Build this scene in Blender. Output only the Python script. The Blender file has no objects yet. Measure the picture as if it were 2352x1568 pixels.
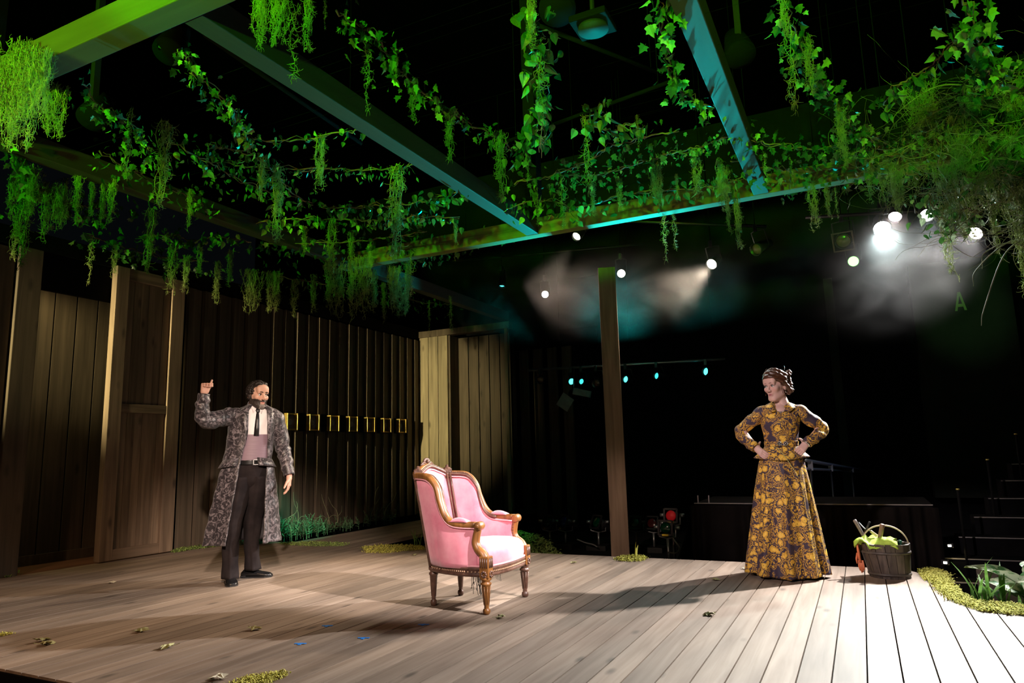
import bpy, math, random
import numpy as np
from mathutils import Vector, Matrix
R = math.radians
random.seed(7); rng = np.random.default_rng(7)
sc = bpy.context.scene
col = sc.collection
# ---------------------------------------------------------------- camera (24 mm lens, 1.05 m above the deck)
FPX, CX, CY, CAMH = 1590.56, 1176.0, 784.0, 1.05
yaw, pit, rol = -0.458885, 0.159248, -0.0266378
_f = Vector((math.sin(yaw)*math.cos(pit), math.cos(yaw)*math.cos(pit), math.sin(pit)))
_r = Vector((math.cos(yaw), -math.sin(yaw), 0)); _u = _r.cross(_f)
RI = _r*math.cos(rol) + _u*math.sin(rol); UP = -_r*math.sin(rol) + _u*math.cos(rol)
cam = bpy.data.objects.new('camera', bpy.data.cameras.new('camera')); col.objects.link(cam)
cam.matrix_world = Matrix(((RI.x, UP.x, -_f.x, 0), (RI.y, UP.y, -_f.y, 0), (RI.z, UP.z, -_f.z, CAMH), (0, 0, 0, 1)))
cam.data.sensor_width = 36; cam.data.lens = FPX/2352*36; cam.data.clip_end = 200; cam.data.clip_start = 0.05
sc.camera = cam
# ---------------------------------------------------------------- world, exposure
w = bpy.data.worlds.new('world'); sc.world = w; w.use_nodes = True
w.node_tree.nodes['Background'].inputs[0].default_value = (0.012, 0.016, 0.02, 1)
w.node_tree.nodes['Background'].inputs[1].default_value = 0.12
sc.view_settings.view_transform = 'Standard'; sc.view_settings.look = 'None'
sc.view_settings.exposure = 0.0; sc.view_settings.gamma = 1.0; sc.view_settings.use_curve_mapping = False
cy = sc.cycles
cy.use_denoising = True; cy.denoiser = 'OPENIMAGEDENOISE'
cy.max_bounces = 5; cy.diffuse_bounces = 2; cy.glossy_bounces = 2; cy.transmission_bounces = 4; cy.volume_bounces = 0
cy.use_adaptive_sampling = True; cy.adaptive_threshold = 0.025; cy.adaptive_min_samples = 16
cy.volume_step_rate = 3.5; cy.volume_max_steps = 160
cy.sample_clamp_indirect = 4.0; cy.sample_clamp_direct = 0.0
cy.caustics_reflective = False; cy.caustics_refractive = False
# ---------------------------------------------------------------- stage lights
def spot(name, loc, aim, power, color, ang=40, blend=0.5, rad=0.06):
    l = bpy.data.lights.new(name, 'SPOT'); l.energy = power; l.color = color
    l.spot_size = R(ang); l.spot_blend = blend; l.shadow_soft_size = rad
    o = bpy.data.objects.new(name, l); col.objects.link(o)
    o.location = loc; o.rotation_euler = (Vector(aim)-Vector(loc)).to_track_quat('-Z', 'Y').to_euler()
    return o
WARM = (1.0, 0.80, 0.60); AMBER = (1.0, 0.62, 0.32); COOL = (0.80, 1.0, 0.98); GREEN = (0.10, 1.0, 0.008); TEAL = (0.0, 0.62, 0.60)
# lamps that hang over the back of the stage (their housings are built further down)
spot('key_back_right', (1.33, 8.62, 3.22), (-1.7, 4.2, 0.0), 3300, (1.0, 0.95, 0.91), 60, 0.8, 0.06)
spot('cool_back_right', (0.43, 8.80, 3.44), (0.9, 3.4, 0.0), 1050, COOL, 54, 0.9, 0.06)
spot('pink_back_right', (0.57, 8.42, 3.50), (-0.4, 4.2, 0.0), 420, (1.0, 0.80, 0.74), 58, 0.9, 0.06)
spot('cool_back_right_two', (0.88, 8.42, 3.44), (1.1, 3.4, 0.0), 560, (0.9, 1.0, 0.95), 54, 0.9, 0.06)
spot('warm_back_middle', (-1.60, 9.36, 3.46), (-4.2, 4.2, 0.0), 1000, WARM, 46, 0.7, 0.06)
spot('warm_back_upper', (-3.36, 8.88, 4.02), (-4.8, 4.0, 0.0), 800, WARM, 44, 0.7, 0.06)
# front of house, above and behind the camera
spot('front_warm', (2.4, -2.4, 4.4), (-4.7, 4.6, 0.68), 5600, (1.0, 0.78, 0.62), 15, 0.8, 0.12)
spot('front_woman', (-3.5, -3.5, 5.0), (-0.6, 6.3, 0.8), 3000, (1.0, 0.80, 0.78), 15, 0.9, 0.12)
spot('front_chair', (-.8, -3.2, 4.8), (-2.6, 4.5, .55), 2300, (1.0, .86, .80), 9, .8, .1)
spot('front_wall_graze', (-7.10, -3.2, 2.7), (-7.46, 8.8, 2.1), 7500, (1.0, 0.86, 0.42), 17, 0.9, 0.08)
spot('front_amber_deck', (-2.4, -2.6, 5.2), (-4.9, 3.5, 0.1), 900, (1.0, 0.58, 0.33), 40, 0.95, 0.2)
spot('chair_side', (3.8, 3.0, 4.6), (-2.55, 4.5, 0.6), 6200, (1.0, 0.90, 0.86), 13, 0.7, 0.06)
# green foliage lamps, tilted up so that they clear the actors
for k, (gx, gw) in enumerate(((-6.8, 1300), (-4.4, 2200), (-1.8, 2200), (0.6, 1800), (2.6, 750))):
    spot('front_green_%d' % k, (gx, -3.0, 2.45), (gx + (.9, .5, .1, .1, -.2)[k], 5.0, 2.45 + 8.0*math.tan(R(29))), gw, GREEN, 52, 0.12, 0.08)
for k, gx in enumerate((-3.6, 0.2)):
    spot('front_olive_%d' % k, (gx, -3.2, 2.45), (gx - .4, 5.0, 2.45 + 8.2*math.tan(R(28))), 650, (1.0, 0.85, 0.04), 50, 0.12, 0.08)
spot('front_post', (-2.0, -3.5, 4.8), (-2.75, 8.3, 0.1), 1500, (1.0, .72, .55), 9, 0.9, 0.1)
spot('mound_fill', (-3.0, 3.0, 3.3), (-4.0, 7.3, 0.0), 420, (.05, 1.0, .25), 13, .8, .06)  # extra lamp with no housing, added to green the moss mound
# the cyan row low at the back shines up at the pergola
spot('cyan_up_left', (-4.12, 10.2, 2.17), (-5.0, 7.6, 3.5), 700, TEAL, 28, 0.6, 0.06)
spot('cyan_up_middle', (-2.9, 10.2, 2.17), (-2.4, 5.4, 3.4), 3600, TEAL, 44, 0.6, 0.06)
spot('cyan_up_right', (-1.97, 10.2, 2.17), (-0.6, 5.0, 3.4), 1100, TEAL, 44, 0.6, 0.06)
spot('fern_fill', (-3.6, 5.6, 3.3), (-7.1, 7.3, 0.2), 900, (0.0, 0.8, 0.5), 16, 0.7, 0.06)  # not of the cyan row: unhoused lamp added to turn the ferns teal
# ---------------------------------------------------------------- pixel helpers (real planes at real distances)
def ray(x, y): return RI*((x-CX)/FPX) - UP*((y-CY)/FPX) + _f
def at_z(x, y, z=0.0):
    d = ray(x, y); return Vector((0, 0, CAMH)) + d*((z-CAMH)/d.z)
def at_x(x, y, X):
    d = ray(x, y); return Vector((0, 0, CAMH)) + d*(X/d.x)
def at_y(x, y, Y):
    d = ray(x, y); return Vector((0, 0, CAMH)) + d*(Y/d.y)
def depth_of(p): return (Vector(p)-Vector((0, 0, CAMH))).dot(_f)
# ---------------------------------------------------------------- mesh helpers
class MB:
    def __init__(s): s.v = []; s.f = []
    def add(s, vs, fs):
        b = len(s.v); s.v += [tuple(p) for p in vs]; s.f += [tuple(i+b for i in f) for f in fs]; return s
    def box(s, lo, hi, mat=None):
        x0, y0, z0 = lo; x1, y1, z1 = hi
        vs = [(x0,y0,z0),(x1,y0,z0),(x1,y1,z0),(x0,y1,z0),(x0,y0,z1),(x1,y0,z1),(x1,y1,z1),(x0,y1,z1)]
        if mat is not None: vs = [mat @ Vector(p) for p in vs]
        return s.add(vs, [(0,3,2,1),(4,5,6,7),(0,1,5,4),(1,2,6,5),(2,3,7,6),(3,0,4,7)])
    def rings(s, rs, closed=True, cap=True):
        n = len(rs[0]); vs = [p for r in rs for p in r]; fs = []
        for i in range(len(rs)-1):
            for j in range(n if closed else n-1):
                k = (j+1) % n
                fs.append((i*n+j, i*n+k, (i+1)*n+k, (i+1)*n+j))
        if cap and closed:
            fs.append(tuple(range(n-1, -1, -1))); fs.append(tuple((len(rs)-1)*n+j for j in range(n)))
        return s.add(vs, fs)
    def tube(s, path, rad, n=8, cap=True, flat=1.0):
        path = [Vector(p) for p in path]; m = len(path)
        if not hasattr(rad, '__len__'): rad = [rad]*m
        rs = []; up = None
        for i, p in enumerate(path):
            t = (path[min(i+1, m-1)] - path[max(i-1, 0)])
            t = t.normalized() if t.length > 1e-9 else Vector((0, 0, 1))
            if up is None:
                up = Vector((0, 0, 1)) if abs(t.z) < .9 else Vector((0, 1, 0))
            a = t.cross(up); a = a.normalized() if a.length > 1e-6 else t.orthogonal().normalized()
            up = a.cross(t).normalized()
            rs.append([p + (a*math.cos(2*math.pi*j/n) + up*(flat*math.sin(2*math.pi*j/n)))*rad[i] for j in range(n)])
        return s.rings(rs, True, cap)
    def lathe(s, prof, n=20, c=(0, 0, 0), axis=None):
        q = Matrix.Identity(3) if axis is None else Vector(axis).normalized().to_track_quat('Z', 'Y').to_matrix()
        c = Vector(c)
        rs = [[c + q @ Vector((r*math.cos(2*math.pi*j/n), r*math.sin(2*math.pi*j/n), z)) for j in range(n)] for r, z in prof]
        return s.rings(rs, True, True)
    def ball(s, c, r, n=10, m=6, sq=(1, 1, 1)):
        pr = [(max(r*math.sin(math.pi*i/m), r*0.02), -r*math.cos(math.pi*i/m)) for i in range(m+1)]
        c = Vector(c); rs = [[c + Vector((a*math.cos(2*math.pi*j/n)*sq[0], a*math.sin(2*math.pi*j/n)*sq[1], z*sq[2])) for j in range(n)] for a, z in pr]
        return s.rings(rs, True, True)
    def mesh(s, name, mat=None, smooth=False):
        me = bpy.data.meshes.new(name); me.from_pydata([tuple(p) for p in s.v], [], s.f)
        if mat: me.materials.append(mat)
        if smooth: me.polygons.foreach_set('use_smooth', [True]*len(me.polygons))
        me.update(); return me
    def build(s, name, mat, parent=None, smooth=False, bevel=0, loc=None):
        o = bpy.data.objects.new(name, s.mesh(name, mat, smooth)); col.objects.link(o)
        if parent is not None: o.parent = parent
        if loc is not None: o.location = loc
        if bevel:
            b = o.modifiers.new('bevel', 'BEVEL'); b.width = bevel; b.segments = 2; b.limit_method = 'ANGLE'
        return o
def inst(name, me, parent=None, loc=(0, 0, 0), rot=(0, 0, 0), scl=(1, 1, 1)):
    o = bpy.data.objects.new(name, me); col.objects.link(o)
    if parent is not None: o.parent = parent
    o.location = loc; o.rotation_euler = rot
    o.scale = scl if hasattr(scl, '__len__') else (scl,)*3
    return o
def tag(o, label=None, cat=None, group=None, kind=None):
    if label: o['label'] = label
    if cat: o['category'] = cat
    if group: o['group'] = group
    if kind: o['kind'] = kind
    return o
def empty(name, loc=(0, 0, 0), rz=0.0):
    o = bpy.data.objects.new(name, None); col.objects.link(o); o.location = loc; o.rotation_euler = (0, 0, rz)
    o.empty_display_size = .1; return o
def cat_rom(pts, n=8):
    P = [Vector(p) for p in pts]; P = [P[0]*2-P[1]] + P + [P[-1]*2-P[-2]]; out = []
    for i in range(1, len(P)-2):
        for k in range(n):
            t = k/n; a, b, c, d = P[i-1], P[i], P[i+1], P[i+2]
            out.append(.5*((2*b) + (c-a)*t + (2*a-5*b+4*c-d)*t*t + (3*b-a-3*c+d)*t**3))
    out.append(P[-2]); return out
def interp(tab, z):
    tab = sorted(tab); 
    if z <= tab[0][0]: return tab[0][1:]
    for a, b in zip(tab, tab[1:]):
        if z <= b[0]:
            t = (z-a[0])/(b[0]-a[0]); t2 = t
            return tuple(p*(1-t2)+q*t2 for p, q in zip(a[1:], b[1:]))
    return tab[-1][1:]
# ---------------------------------------------------------------- materials
def newmat(name):
    m = bpy.data.materials.new(name); m.use_nodes = True; nt = m.node_tree
    return m, nt, nt.nodes['Principled BSDF']
def N(nt, typ, **kw):
    n = nt.nodes.new(typ)
    for k, v in kw.items():
        if hasattr(n, k): setattr(n, k, v)
    return n
def coords(nt, scale=(1, 1, 1), rnd=True):
    tc = N(nt, 'ShaderNodeTexCoord'); mp = N(nt, 'ShaderNodeMapping'); mp.inputs['Scale'].default_value = scale
    nt.links.new(tc.outputs['Object'], mp.inputs['Vector'])
    if rnd:
        oi = N(nt, 'ShaderNodeObjectInfo'); ml = N(nt, 'ShaderNodeMath', operation='MULTIPLY'); ml.inputs[1].default_value = 57.0
        nt.links.new(oi.outputs['Random'], ml.inputs[0]); nt.links.new(ml.outputs[0], mp.inputs['Location'])
    return mp
def M(name, c1, c2=None, rough=.6, scale=6, stretch=(1, 1, 1), metal=0.0, bump=0.0, lo=.35, hi=.65, rnd=0.0, spec=.5, sheen=0.0, trans=0.0, detail=5):
    m, nt, b = newmat(name); b.inputs['Roughness'].default_value = rough; b.inputs['Metallic'].default_value = metal
    b.inputs['Specular IOR Level'].default_value = spec
    if sheen: b.inputs['Sheen Weight'].default_value = sheen
    b.inputs['Base Color'].default_value = (*c1, 1)
    if c2 is not None or bump:
        mp = coords(nt, tuple(scale*s for s in stretch)); no = N(nt, 'ShaderNodeTexNoise'); no.inputs['Scale'].default_value = 1.0
        no.inputs['Detail'].default_value = detail; no.inputs['Roughness'].default_value = .6
        nt.links.new(mp.outputs[0], no.inputs['Vector'])
        if c2 is not None:
            rp = N(nt, 'ShaderNodeValToRGB'); rp.color_ramp.elements[0].position = lo; rp.color_ramp.elements[1].position = hi
            rp.color_ramp.elements[0].color = (*c1, 1); rp.color_ramp.elements[1].color = (*c2, 1)
            nt.links.new(no.outputs['Fac'], rp.inputs['Fac']); out = rp.outputs['Color']
            if rnd:
                oi = N(nt, 'ShaderNodeObjectInfo'); mr = N(nt, 'ShaderNodeMapRange'); mr.inputs['To Min'].default_value = 1-rnd; mr.inputs['To Max'].default_value = 1+rnd
                nt.links.new(oi.outputs['Random'], mr.inputs['Value']); vm = N(nt, 'ShaderNodeVectorMath', operation='SCALE')
                nt.links.new(out, vm.inputs[0]); nt.links.new(mr.outputs[0], vm.inputs['Scale']); out = vm.outputs[0]
            nt.links.new(out, b.inputs['Base Color'])
        if bump:
            bp = N(nt, 'ShaderNodeBump'); bp.inputs['Strength'].default_value = bump; bp.inputs['Distance'].default_value = .01
            nt.links.new(no.outputs['Fac'], bp.inputs['Height']); nt.links.new(bp.outputs[0], b.inputs['Normal'])
    if trans:
        nt2 = nt; out = nt.nodes['Material Output']; tr = N(nt, 'ShaderNodeBsdfTranslucent'); mx = N(nt, 'ShaderNodeMixShader'); mx.inputs[0].default_value = trans
        if b.inputs['Base Color'].links: nt.links.new(b.inputs['Base Color'].links[0].from_socket, tr.inputs['Color'])
        else: tr.inputs['Color'].default_value = (*c1, 1)
        nt.links.new(b.outputs[0], mx.inputs[1]); nt.links.new(tr.outputs[0], mx.inputs[2]); nt.links.new(mx.outputs[0], out.inputs['Surface'])
    return m
def glow(name, c, s):
    m, nt, b = newmat(name); b.inputs['Base Color'].default_value = (*[min(1, x) for x in c], 1)
    b.inputs['Emission Color'].default_value = (*c, 1); b.inputs['Emission Strength'].default_value = s; return m
def wood(name, dark, light, axis='z', scale=1.0, rough=.65, knots=True, rnd=.18, bump=.12):
    """plank wood: long grain streaks along one axis with a few dark knots"""
    m, nt, b = newmat(name); b.inputs['Roughness'].default_value = rough
    st = {'x': (1.2, 22, 22), 'y': (22, 1.2, 22), 'z': (22, 22, 1.2)}[axis]
    mp = coords(nt, tuple(s*scale for s in st)); no = N(nt, 'ShaderNodeTexNoise'); no.inputs['Scale'].default_value = 1; no.inputs['Detail'].default_value = 6; no.inputs['Distortion'].default_value = .6
    nt.links.new(mp.outputs[0], no.inputs['Vector'])
    rp = N(nt, 'ShaderNodeValToRGB'); rp.color_ramp.elements[0].position = .3; rp.color_ramp.elements[1].position = .7
    rp.color_ramp.elements[0].color = (*dark, 1); rp.color_ramp.elements[1].color = (*light, 1)
    nt.links.new(no.outputs['Fac'], rp.inputs['Fac']); out = rp.outputs['Color']
    mp2 = coords(nt, tuple(2.2*scale*(.35 if a == axis else 1) for a in 'xyz')); n2 = N(nt, 'ShaderNodeTexNoise'); n2.inputs['Scale'].default_value = 1; n2.inputs['Detail'].default_value = 3
    nt.links.new(mp2.outputs[0], n2.inputs['Vector'])
    mr2 = N(nt, 'ShaderNodeMapRange'); mr2.inputs['From Min'].default_value = .3; mr2.inputs['From Max'].default_value = .7; mr2.inputs['To Min'].default_value = .72; mr2.inputs['To Max'].default_value = 1.18
    nt.links.new(n2.outputs['Fac'], mr2.inputs['Value'])
    v1 = N(nt, 'ShaderNodeVectorMath', operation='SCALE'); nt.links.new(out, v1.inputs[0]); nt.links.new(mr2.outputs[0], v1.inputs['Scale']); out = v1.outputs[0]
    if knots:
        mp3 = coords(nt, tuple((2.2 if a == axis else 5.5)*scale for a in 'xyz')); vo = N(nt, 'ShaderNodeTexVoronoi'); vo.inputs['Scale'].default_value = 1
        nt.links.new(mp3.outputs[0], vo.inputs['Vector'])
        mr3 = N(nt, 'ShaderNodeMapRange'); mr3.inputs['From Min'].default_value = .05; mr3.inputs['From Max'].default_value = .16; mr3.inputs['To Min'].default_value = .45; mr3.inputs['To Max'].default_value = 1.0
        nt.links.new(vo.outputs['Distance'], mr3.inputs['Value'])
        v3 = N(nt, 'ShaderNodeVectorMath', operation='SCALE'); nt.links.new(out, v3.inputs[0]); nt.links.new(mr3.outputs[0], v3.inputs['Scale']); out = v3.outputs[0]
    if rnd:
        oi = N(nt, 'ShaderNodeObjectInfo'); mr = N(nt, 'ShaderNodeMapRange'); mr.inputs['To Min'].default_value = 1-rnd; mr.inputs['To Max'].default_value = 1+rnd
        nt.links.new(oi.outputs['Random'], mr.inputs['Value']); vm = N(nt, 'ShaderNodeVectorMath', operation='SCALE')
        nt.links.new(out, vm.inputs[0]); nt.links.new(mr.outputs[0], vm.inputs['Scale']); out = vm.outputs[0]
    nt.links.new(out, b.inputs['Base Color'])
    if bump:
        bp = N(nt, 'ShaderNodeBump'); bp.inputs['Strength'].default_value = bump; bp.inputs['Distance'].default_value = .004
        nt.links.new(no.outputs['Fac'], bp.inputs['Height']); nt.links.new(bp.outputs[0], b.inputs['Normal'])
    return m
m_deck = wood('deck wood', (.195, .142, .105), (.295, .232, .184), 'y', 1.0, .62, True, .16)
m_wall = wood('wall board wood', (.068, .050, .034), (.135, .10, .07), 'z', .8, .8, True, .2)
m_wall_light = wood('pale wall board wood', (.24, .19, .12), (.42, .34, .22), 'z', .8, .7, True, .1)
m_door = wood('door wood', (.15, .105, .072), (.30, .215, .15), 'z', .9, .7, True, .15)
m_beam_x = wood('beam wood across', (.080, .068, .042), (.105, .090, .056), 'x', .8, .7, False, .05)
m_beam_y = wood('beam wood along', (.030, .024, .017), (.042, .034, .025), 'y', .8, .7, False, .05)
m_beam_shade = wood('shaded beam wood', (.026, .021, .014), (.038, .031, .022), 'y', .8, .7, False, .05)  # darker copy: shade on the left beam put into its colour
m_beam_back_lit = wood('olive-lit beam wood', (.15, .14, .045), (.22, .20, .07), 'x', .8, .8, False, .05)  # lighter olive copy: lamp light on the back beam put into its colour
m_post = wood('post wood', (.20, .13, .09), (.34, .235, .17), 'z', .8, .7, True, .05)
m_black = M('black paint', (.003, .003, .0035), rough=.9, spec=.1)
m_void = M('ceiling black', (.0006, .0006, .0007), rough=1.0, spec=.0)
m_blackwall = M('black masking', (.004, .0045, .006), (.007, .0075, .009), rough=.95, scale=1.5, spec=.15)
m_metal = M('black metal', (.012, .012, .013), rough=.38, metal=.0)
m_steel = M('grey steel', (.30, .31, .33), rough=.35, metal=.8)
m_moss = M('hanging moss', (.16, .24, .05), (.30, .36, .10), rough=.8, scale=7, rnd=.25)
m_leaf = M('ivy leaf', (.018, .07, .012), (.06, .17, .03), rough=.42, scale=20, rnd=.3, trans=.25)
m_leaf_light = M('young leaf', (.16, .34, .06), (.30, .50, .12), rough=.42, scale=20, rnd=.2, trans=.25)
m_leaf_var = M('variegated leaf', (.05, .13, .05), (.50, .52, .36), rough=.45, scale=26, lo=.48, hi=.58, rnd=.15, trans=.2)
m_twig = M('vine twig', (.13, .09, .05), (.24, .18, .10), rough=.8, scale=12, rnd=.2)
m_twig_pale = M('curly willow twig', (.17, .17, .09), (.30, .30, .17), rough=.8, scale=12, rnd=.2)
# ================================================================= THE SETTING
GZ = -0.30
o = MB().box((-14, -7, GZ-.1), (9, 16, GZ)).build('floor_ground', m_blackwall); tag(o, kind='structure')
o = MB().box((-14, 13.0, GZ), (9, 13.15, 7.2)).build('wall_back', m_blackwall); tag(o, kind='structure')
o = MB().box((5.4, 2.5, GZ), (5.55, 13.0, 7.2)).build('wall_right', m_blackwall); tag(o, kind='structure')
o = MB().box((-14, -1.0, 7.2), (9, 13.15, 7.3)).build('ceiling', m_void); tag(o, kind='structure')
# ---- deck: every plank its own piece
DY0, DY1 = 2.25, 6.87
edge_path = [(.30, 6.87), (.36, 6.62), (.43, 6.2), (.49, 5.85), (.57, 5.66), (.68, 5.60), (.82, 5.42), (1.1, 5.15), (1.6, 4.5), (2.4, 3.7)]
def deck_end(x): return DY1 if x < .30 else interp([(a, b) for a, b in edge_path], x)[0]
deck = tag(empty('floor', (0, 0, 0)), kind='structure')
PITCH = .1445; x0 = -.509 - 49*PITCH
plank_full = MB().box((-.0687, DY0, -.045), (.0687, DY1, 0)).mesh('plank', m_deck)
i = 0; x = -.509 - 48*PITCH
while x < 2.3:
    if x + PITCH < .30:
        p = inst('plank', plank_full, deck, (x + PITCH/2, 0, 0))
    else:
        a, b = x + .0036, x + PITCH - .0036; ya, yb = deck_end(a), deck_end(b); xm = x + PITCH/2
        v = [(a-xm, DY0, -.045), (b-xm, DY0, -.045), (b-xm, yb, -.045), (a-xm, ya, -.045), (a-xm, DY0, 0), (b-xm, DY0, 0), (b-xm, yb, 0), (a-xm, ya, 0)]
        p = MB().add(v, [(0,3,2,1),(4,5,6,7),(0,1,5,4),(1,2,6,5),(2,3,7,6),(3,0,4,7)]).build('plank', m_deck, deck, loc=(xm, 0, 0))
    x += PITCH
MB().box((-7.45, DY0-.02, GZ+.004), (2.3, DY0-.003, -.012)).build('fascia', m_black, deck)
MB().box((-5.42, DY1+.003, GZ+.004), (.30, DY1+.02, -.012)).build('fascia', m_black, deck)
MB().box((-7.45, DY0, -.16), (.28, DY1-.05, -.05)).build('joist_bed', m_black, deck)
# ---- boarded walkway that leaves the deck at the back
walk = tag(empty('floor_walkway', (0, 0, 0)), kind='structure')
wp = MB().box((-.0695, DY1+.012, -.05), (.0695, 11.0, -.004)).mesh('plank', m_deck)
for k in range(8): inst('plank', wp, walk, (-6.56 + k*PITCH, 0, 0))
MB().box((-6.6, DY1+.05, -.14), (-5.5, 10.95, -.055)).build('joist_bed', m_black, walk)
for yy in (7.6, 8.6, 9.6, 10.6): MB().box((-6.5, yy, GZ+.004), (-5.6, yy+.08, -.14)).build('sleeper', m_black, walk)
# ---- left wall of upright boards
WX = -7.48
wl = tag(empty('wall_left', (0, 0, 0)), kind='structure')
bd = MB().box((-.024, -.111, 0), (.024, .111, 3.25)).mesh('board', m_wall)
YS = 5.855; BP = .2375
for k in range(22):
    inst('board', bd, wl, (WX + random.uniform(-.004, .004), YS + BP*(k+.5), -.02), (0, 0, R(12 + random.uniform(-1.5, 1.5))))
for k in range(8): inst('board', bd, wl, (WX - .02, 3.74 - BP*k, -.02), (0, 0, R(5)))
MB().box((WX-.05, 3.872, -.01), (WX+.035, 4.10, 3.26)).build('jamb', m_wall, wl, bevel=.006)
MB().box((WX-.06, 4.10, 2.86), (WX-.01, 5.86, 3.26)).build('lintel', m_black, wl, bevel=.006)
MB().box((WX-.06, 5.77, -.01), (WX-.02, 5.85, 3.25)).build('jamb', m_wall, wl)
MB().box((WX-.10, 1.9, 3.26), (WX+.03, 11.1, 3.44)).build('top_plate', m_black, wl)
MB().box((WX-.16, 5.86, -.3), (WX-.12, 11.1, 3.3)).build('backing', m_black, wl)
MB().box((WX-.16, 1.5, -.3), (WX-.12, 3.9, 3.3)).build('backing', m_black, wl)
# passage behind the doorway
pw = tag(empty('wall_passage', (0, 0, 0)), kind='structure')
pb = MB().box((-.02, -.116, 0), (.02, .116, 3.03)).mesh('board', m_wall)
for k in range(12): inst('board', pb, pw, (-8.12, 3.50 + .25*k, 0))
MB().box((-8.2, 3.0, -.05), (-8.16, 6.6, 3.5)).build('backing', m_black, pw)
MB().box((-8.16, 3.0, 3.04), (-8.08, 6.6, 3.2)).build('rail', m_wall, pw)
MB().box((-8.14, 3.3, -.004), (-8.08, 6.4, .10)).build('skirting', m_wall, pw)
o = MB().box((-8.16, 3.3, -.06), (-7.47, 6.3, -.006)).build('floor_passage', wood('passage floor', (.16, .07, .04), (.26, .12, .07), 'y', 1, .6, False, 0)); tag(o, kind='structure')
spot('passage_lamp', (-7.75, 4.0, 3.1), (-8.1, 4.6, 1.8), 34, (1.0, .80, .34), 120, .8, .05)
# ---- tall sliding panel door
dr = tag(empty('door_1', (WX+.006, 0, .012)), kind='structure')
y0, y1, zt = 4.866, 5.765, 3.265
MB().box((0, y0, 0), (.088, y0+.155, zt)).build('stile', m_door, dr, bevel=.005)
MB().box((0, y1-.175, 0), (.088, y1, zt)).build('stile', m_door, dr, bevel=.005)
m_rail = wood('door rail wood', (.15, .105, .072), (.30, .215, .15), 'y', .9, .7, False, .1)
for za, zb in ((0, .115), (1.60, 1.70), (zt-.14, zt)):
    MB().box((0, y0+.155, za), (.084, y1-.175, zb)).build('rail', m_rail, dr, bevel=.005)
n = 6; wpn = (y1-.175-y0-.155)/n
for za, zb in ((.115, 1.60), (1.70, zt-.14)):
    for k in range(n):
        MB().box((.004, -wpn/2+.0012, za), (.048+.003*(k % 2), wpn/2-.0012, zb)).build('panel_board', m_door, dr, loc=(0, y0+.155+wpn*(k+.5), 0))
# ---- back return wall
BY = 11.07
wb = tag(empty('wall_return', (0, 0, 0)), kind='structure')
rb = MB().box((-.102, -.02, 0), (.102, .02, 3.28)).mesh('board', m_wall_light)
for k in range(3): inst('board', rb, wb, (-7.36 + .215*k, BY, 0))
rd = MB().box((-.105, -.02, 0), (.105, .02, 3.26)).mesh('board', m_wall)
for k in range(5): inst('board', rd, wb, (-6.68 + .225*k, BY+.34, 0), (0, 0, R(-2)))
for k in range(4): inst('board', rd, wb, (-5.72 + .30*k, BY+1.0, -.25), (0, 0, R(-16)))
MB().box((-6.83, BY+.02, 0), (-6.79, BY+.36, 3.28)).build('return_board', m_wall, wb)
MB().box((-7.5, BY-.05, 3.28), (-5.5, BY+.1, 3.40)).build('rail', m_wall, wb)
MB().box((-7.5, BY+1.3, GZ), (-4.3, BY+1.34, 3.4)).build('backing', m_black, wb)
MB().box((-7.5, BY+.38, GZ), (-5.6, BY+.42, 3.3)).build('backing', m_black, wb)
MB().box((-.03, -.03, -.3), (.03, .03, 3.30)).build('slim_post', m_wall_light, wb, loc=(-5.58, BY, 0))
MB().box((-7.48, 11.0, -.06), (-5.5, 12.3, -.005)).build('landing', m_wall, wb)
# ---- seven small framed pictures on the boards, with their dark backing band
m_gold = M('gilt frame', (.50, .33, .08), (.66, .46, .13), rough=.35, scale=30, metal=.5)
m_pic = M('dim picture', (.07, .055, .07), (.24, .19, .22), rough=.3, scale=14)
ords = ['first', 'second', 'third', 'fourth', 'fifth', 'sixth', 'seventh', 'eighth', 'ninth', 'tenth', 'eleventh', 'twelfth', 'thirteenth', 'fourteenth', 'fifteenth', 'sixteenth', 'seventeenth', 'eighteenth']
for k in range(7):
    fy = 7.655 + .455*k; fr = empty('framed_picture', (WX+.035, fy, 1.46))
    tag(fr, f'small gilt box frame with dim portrait, {ords[k]} of seven from the man', 'picture', 'small framed pictures on the board wall')
    for s in (-1, 1):
        MB().box((0, s*.098-.012, 0), (.075, s*.098+.012, .245)).build('side_rail', m_gold, fr, bevel=.003)
        MB().box((0, -.086, .1225+s*.1125-.011), (.05, .086, .1225+s*.1125+.011)).build('cross_rail', m_gold, fr, bevel=.003)
    MB().box((.0, -.087, .01), (.018, .087, .235)).build('picture', m_pic, fr)
    pr = [(.0, -.05), (0, .05)]
    MB().lathe([(.045, 0), (.045, .004), (.04, .006)], 20, (.018, 0, .12), (1, 0, 0)).build('portrait', M('portrait grey', (.20, .17, .19), (.34, .30, .31), rough=.4, scale=40) if k == 0 else bpy.data.materials['portrait grey'], fr)
tag(MB().box((WX+.020, 7.45, 1.45), (WX+.034, 10.65, 1.72)).build('picture_ledge', m_black), 'long black backing board behind the row of small frames', 'board')
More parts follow.
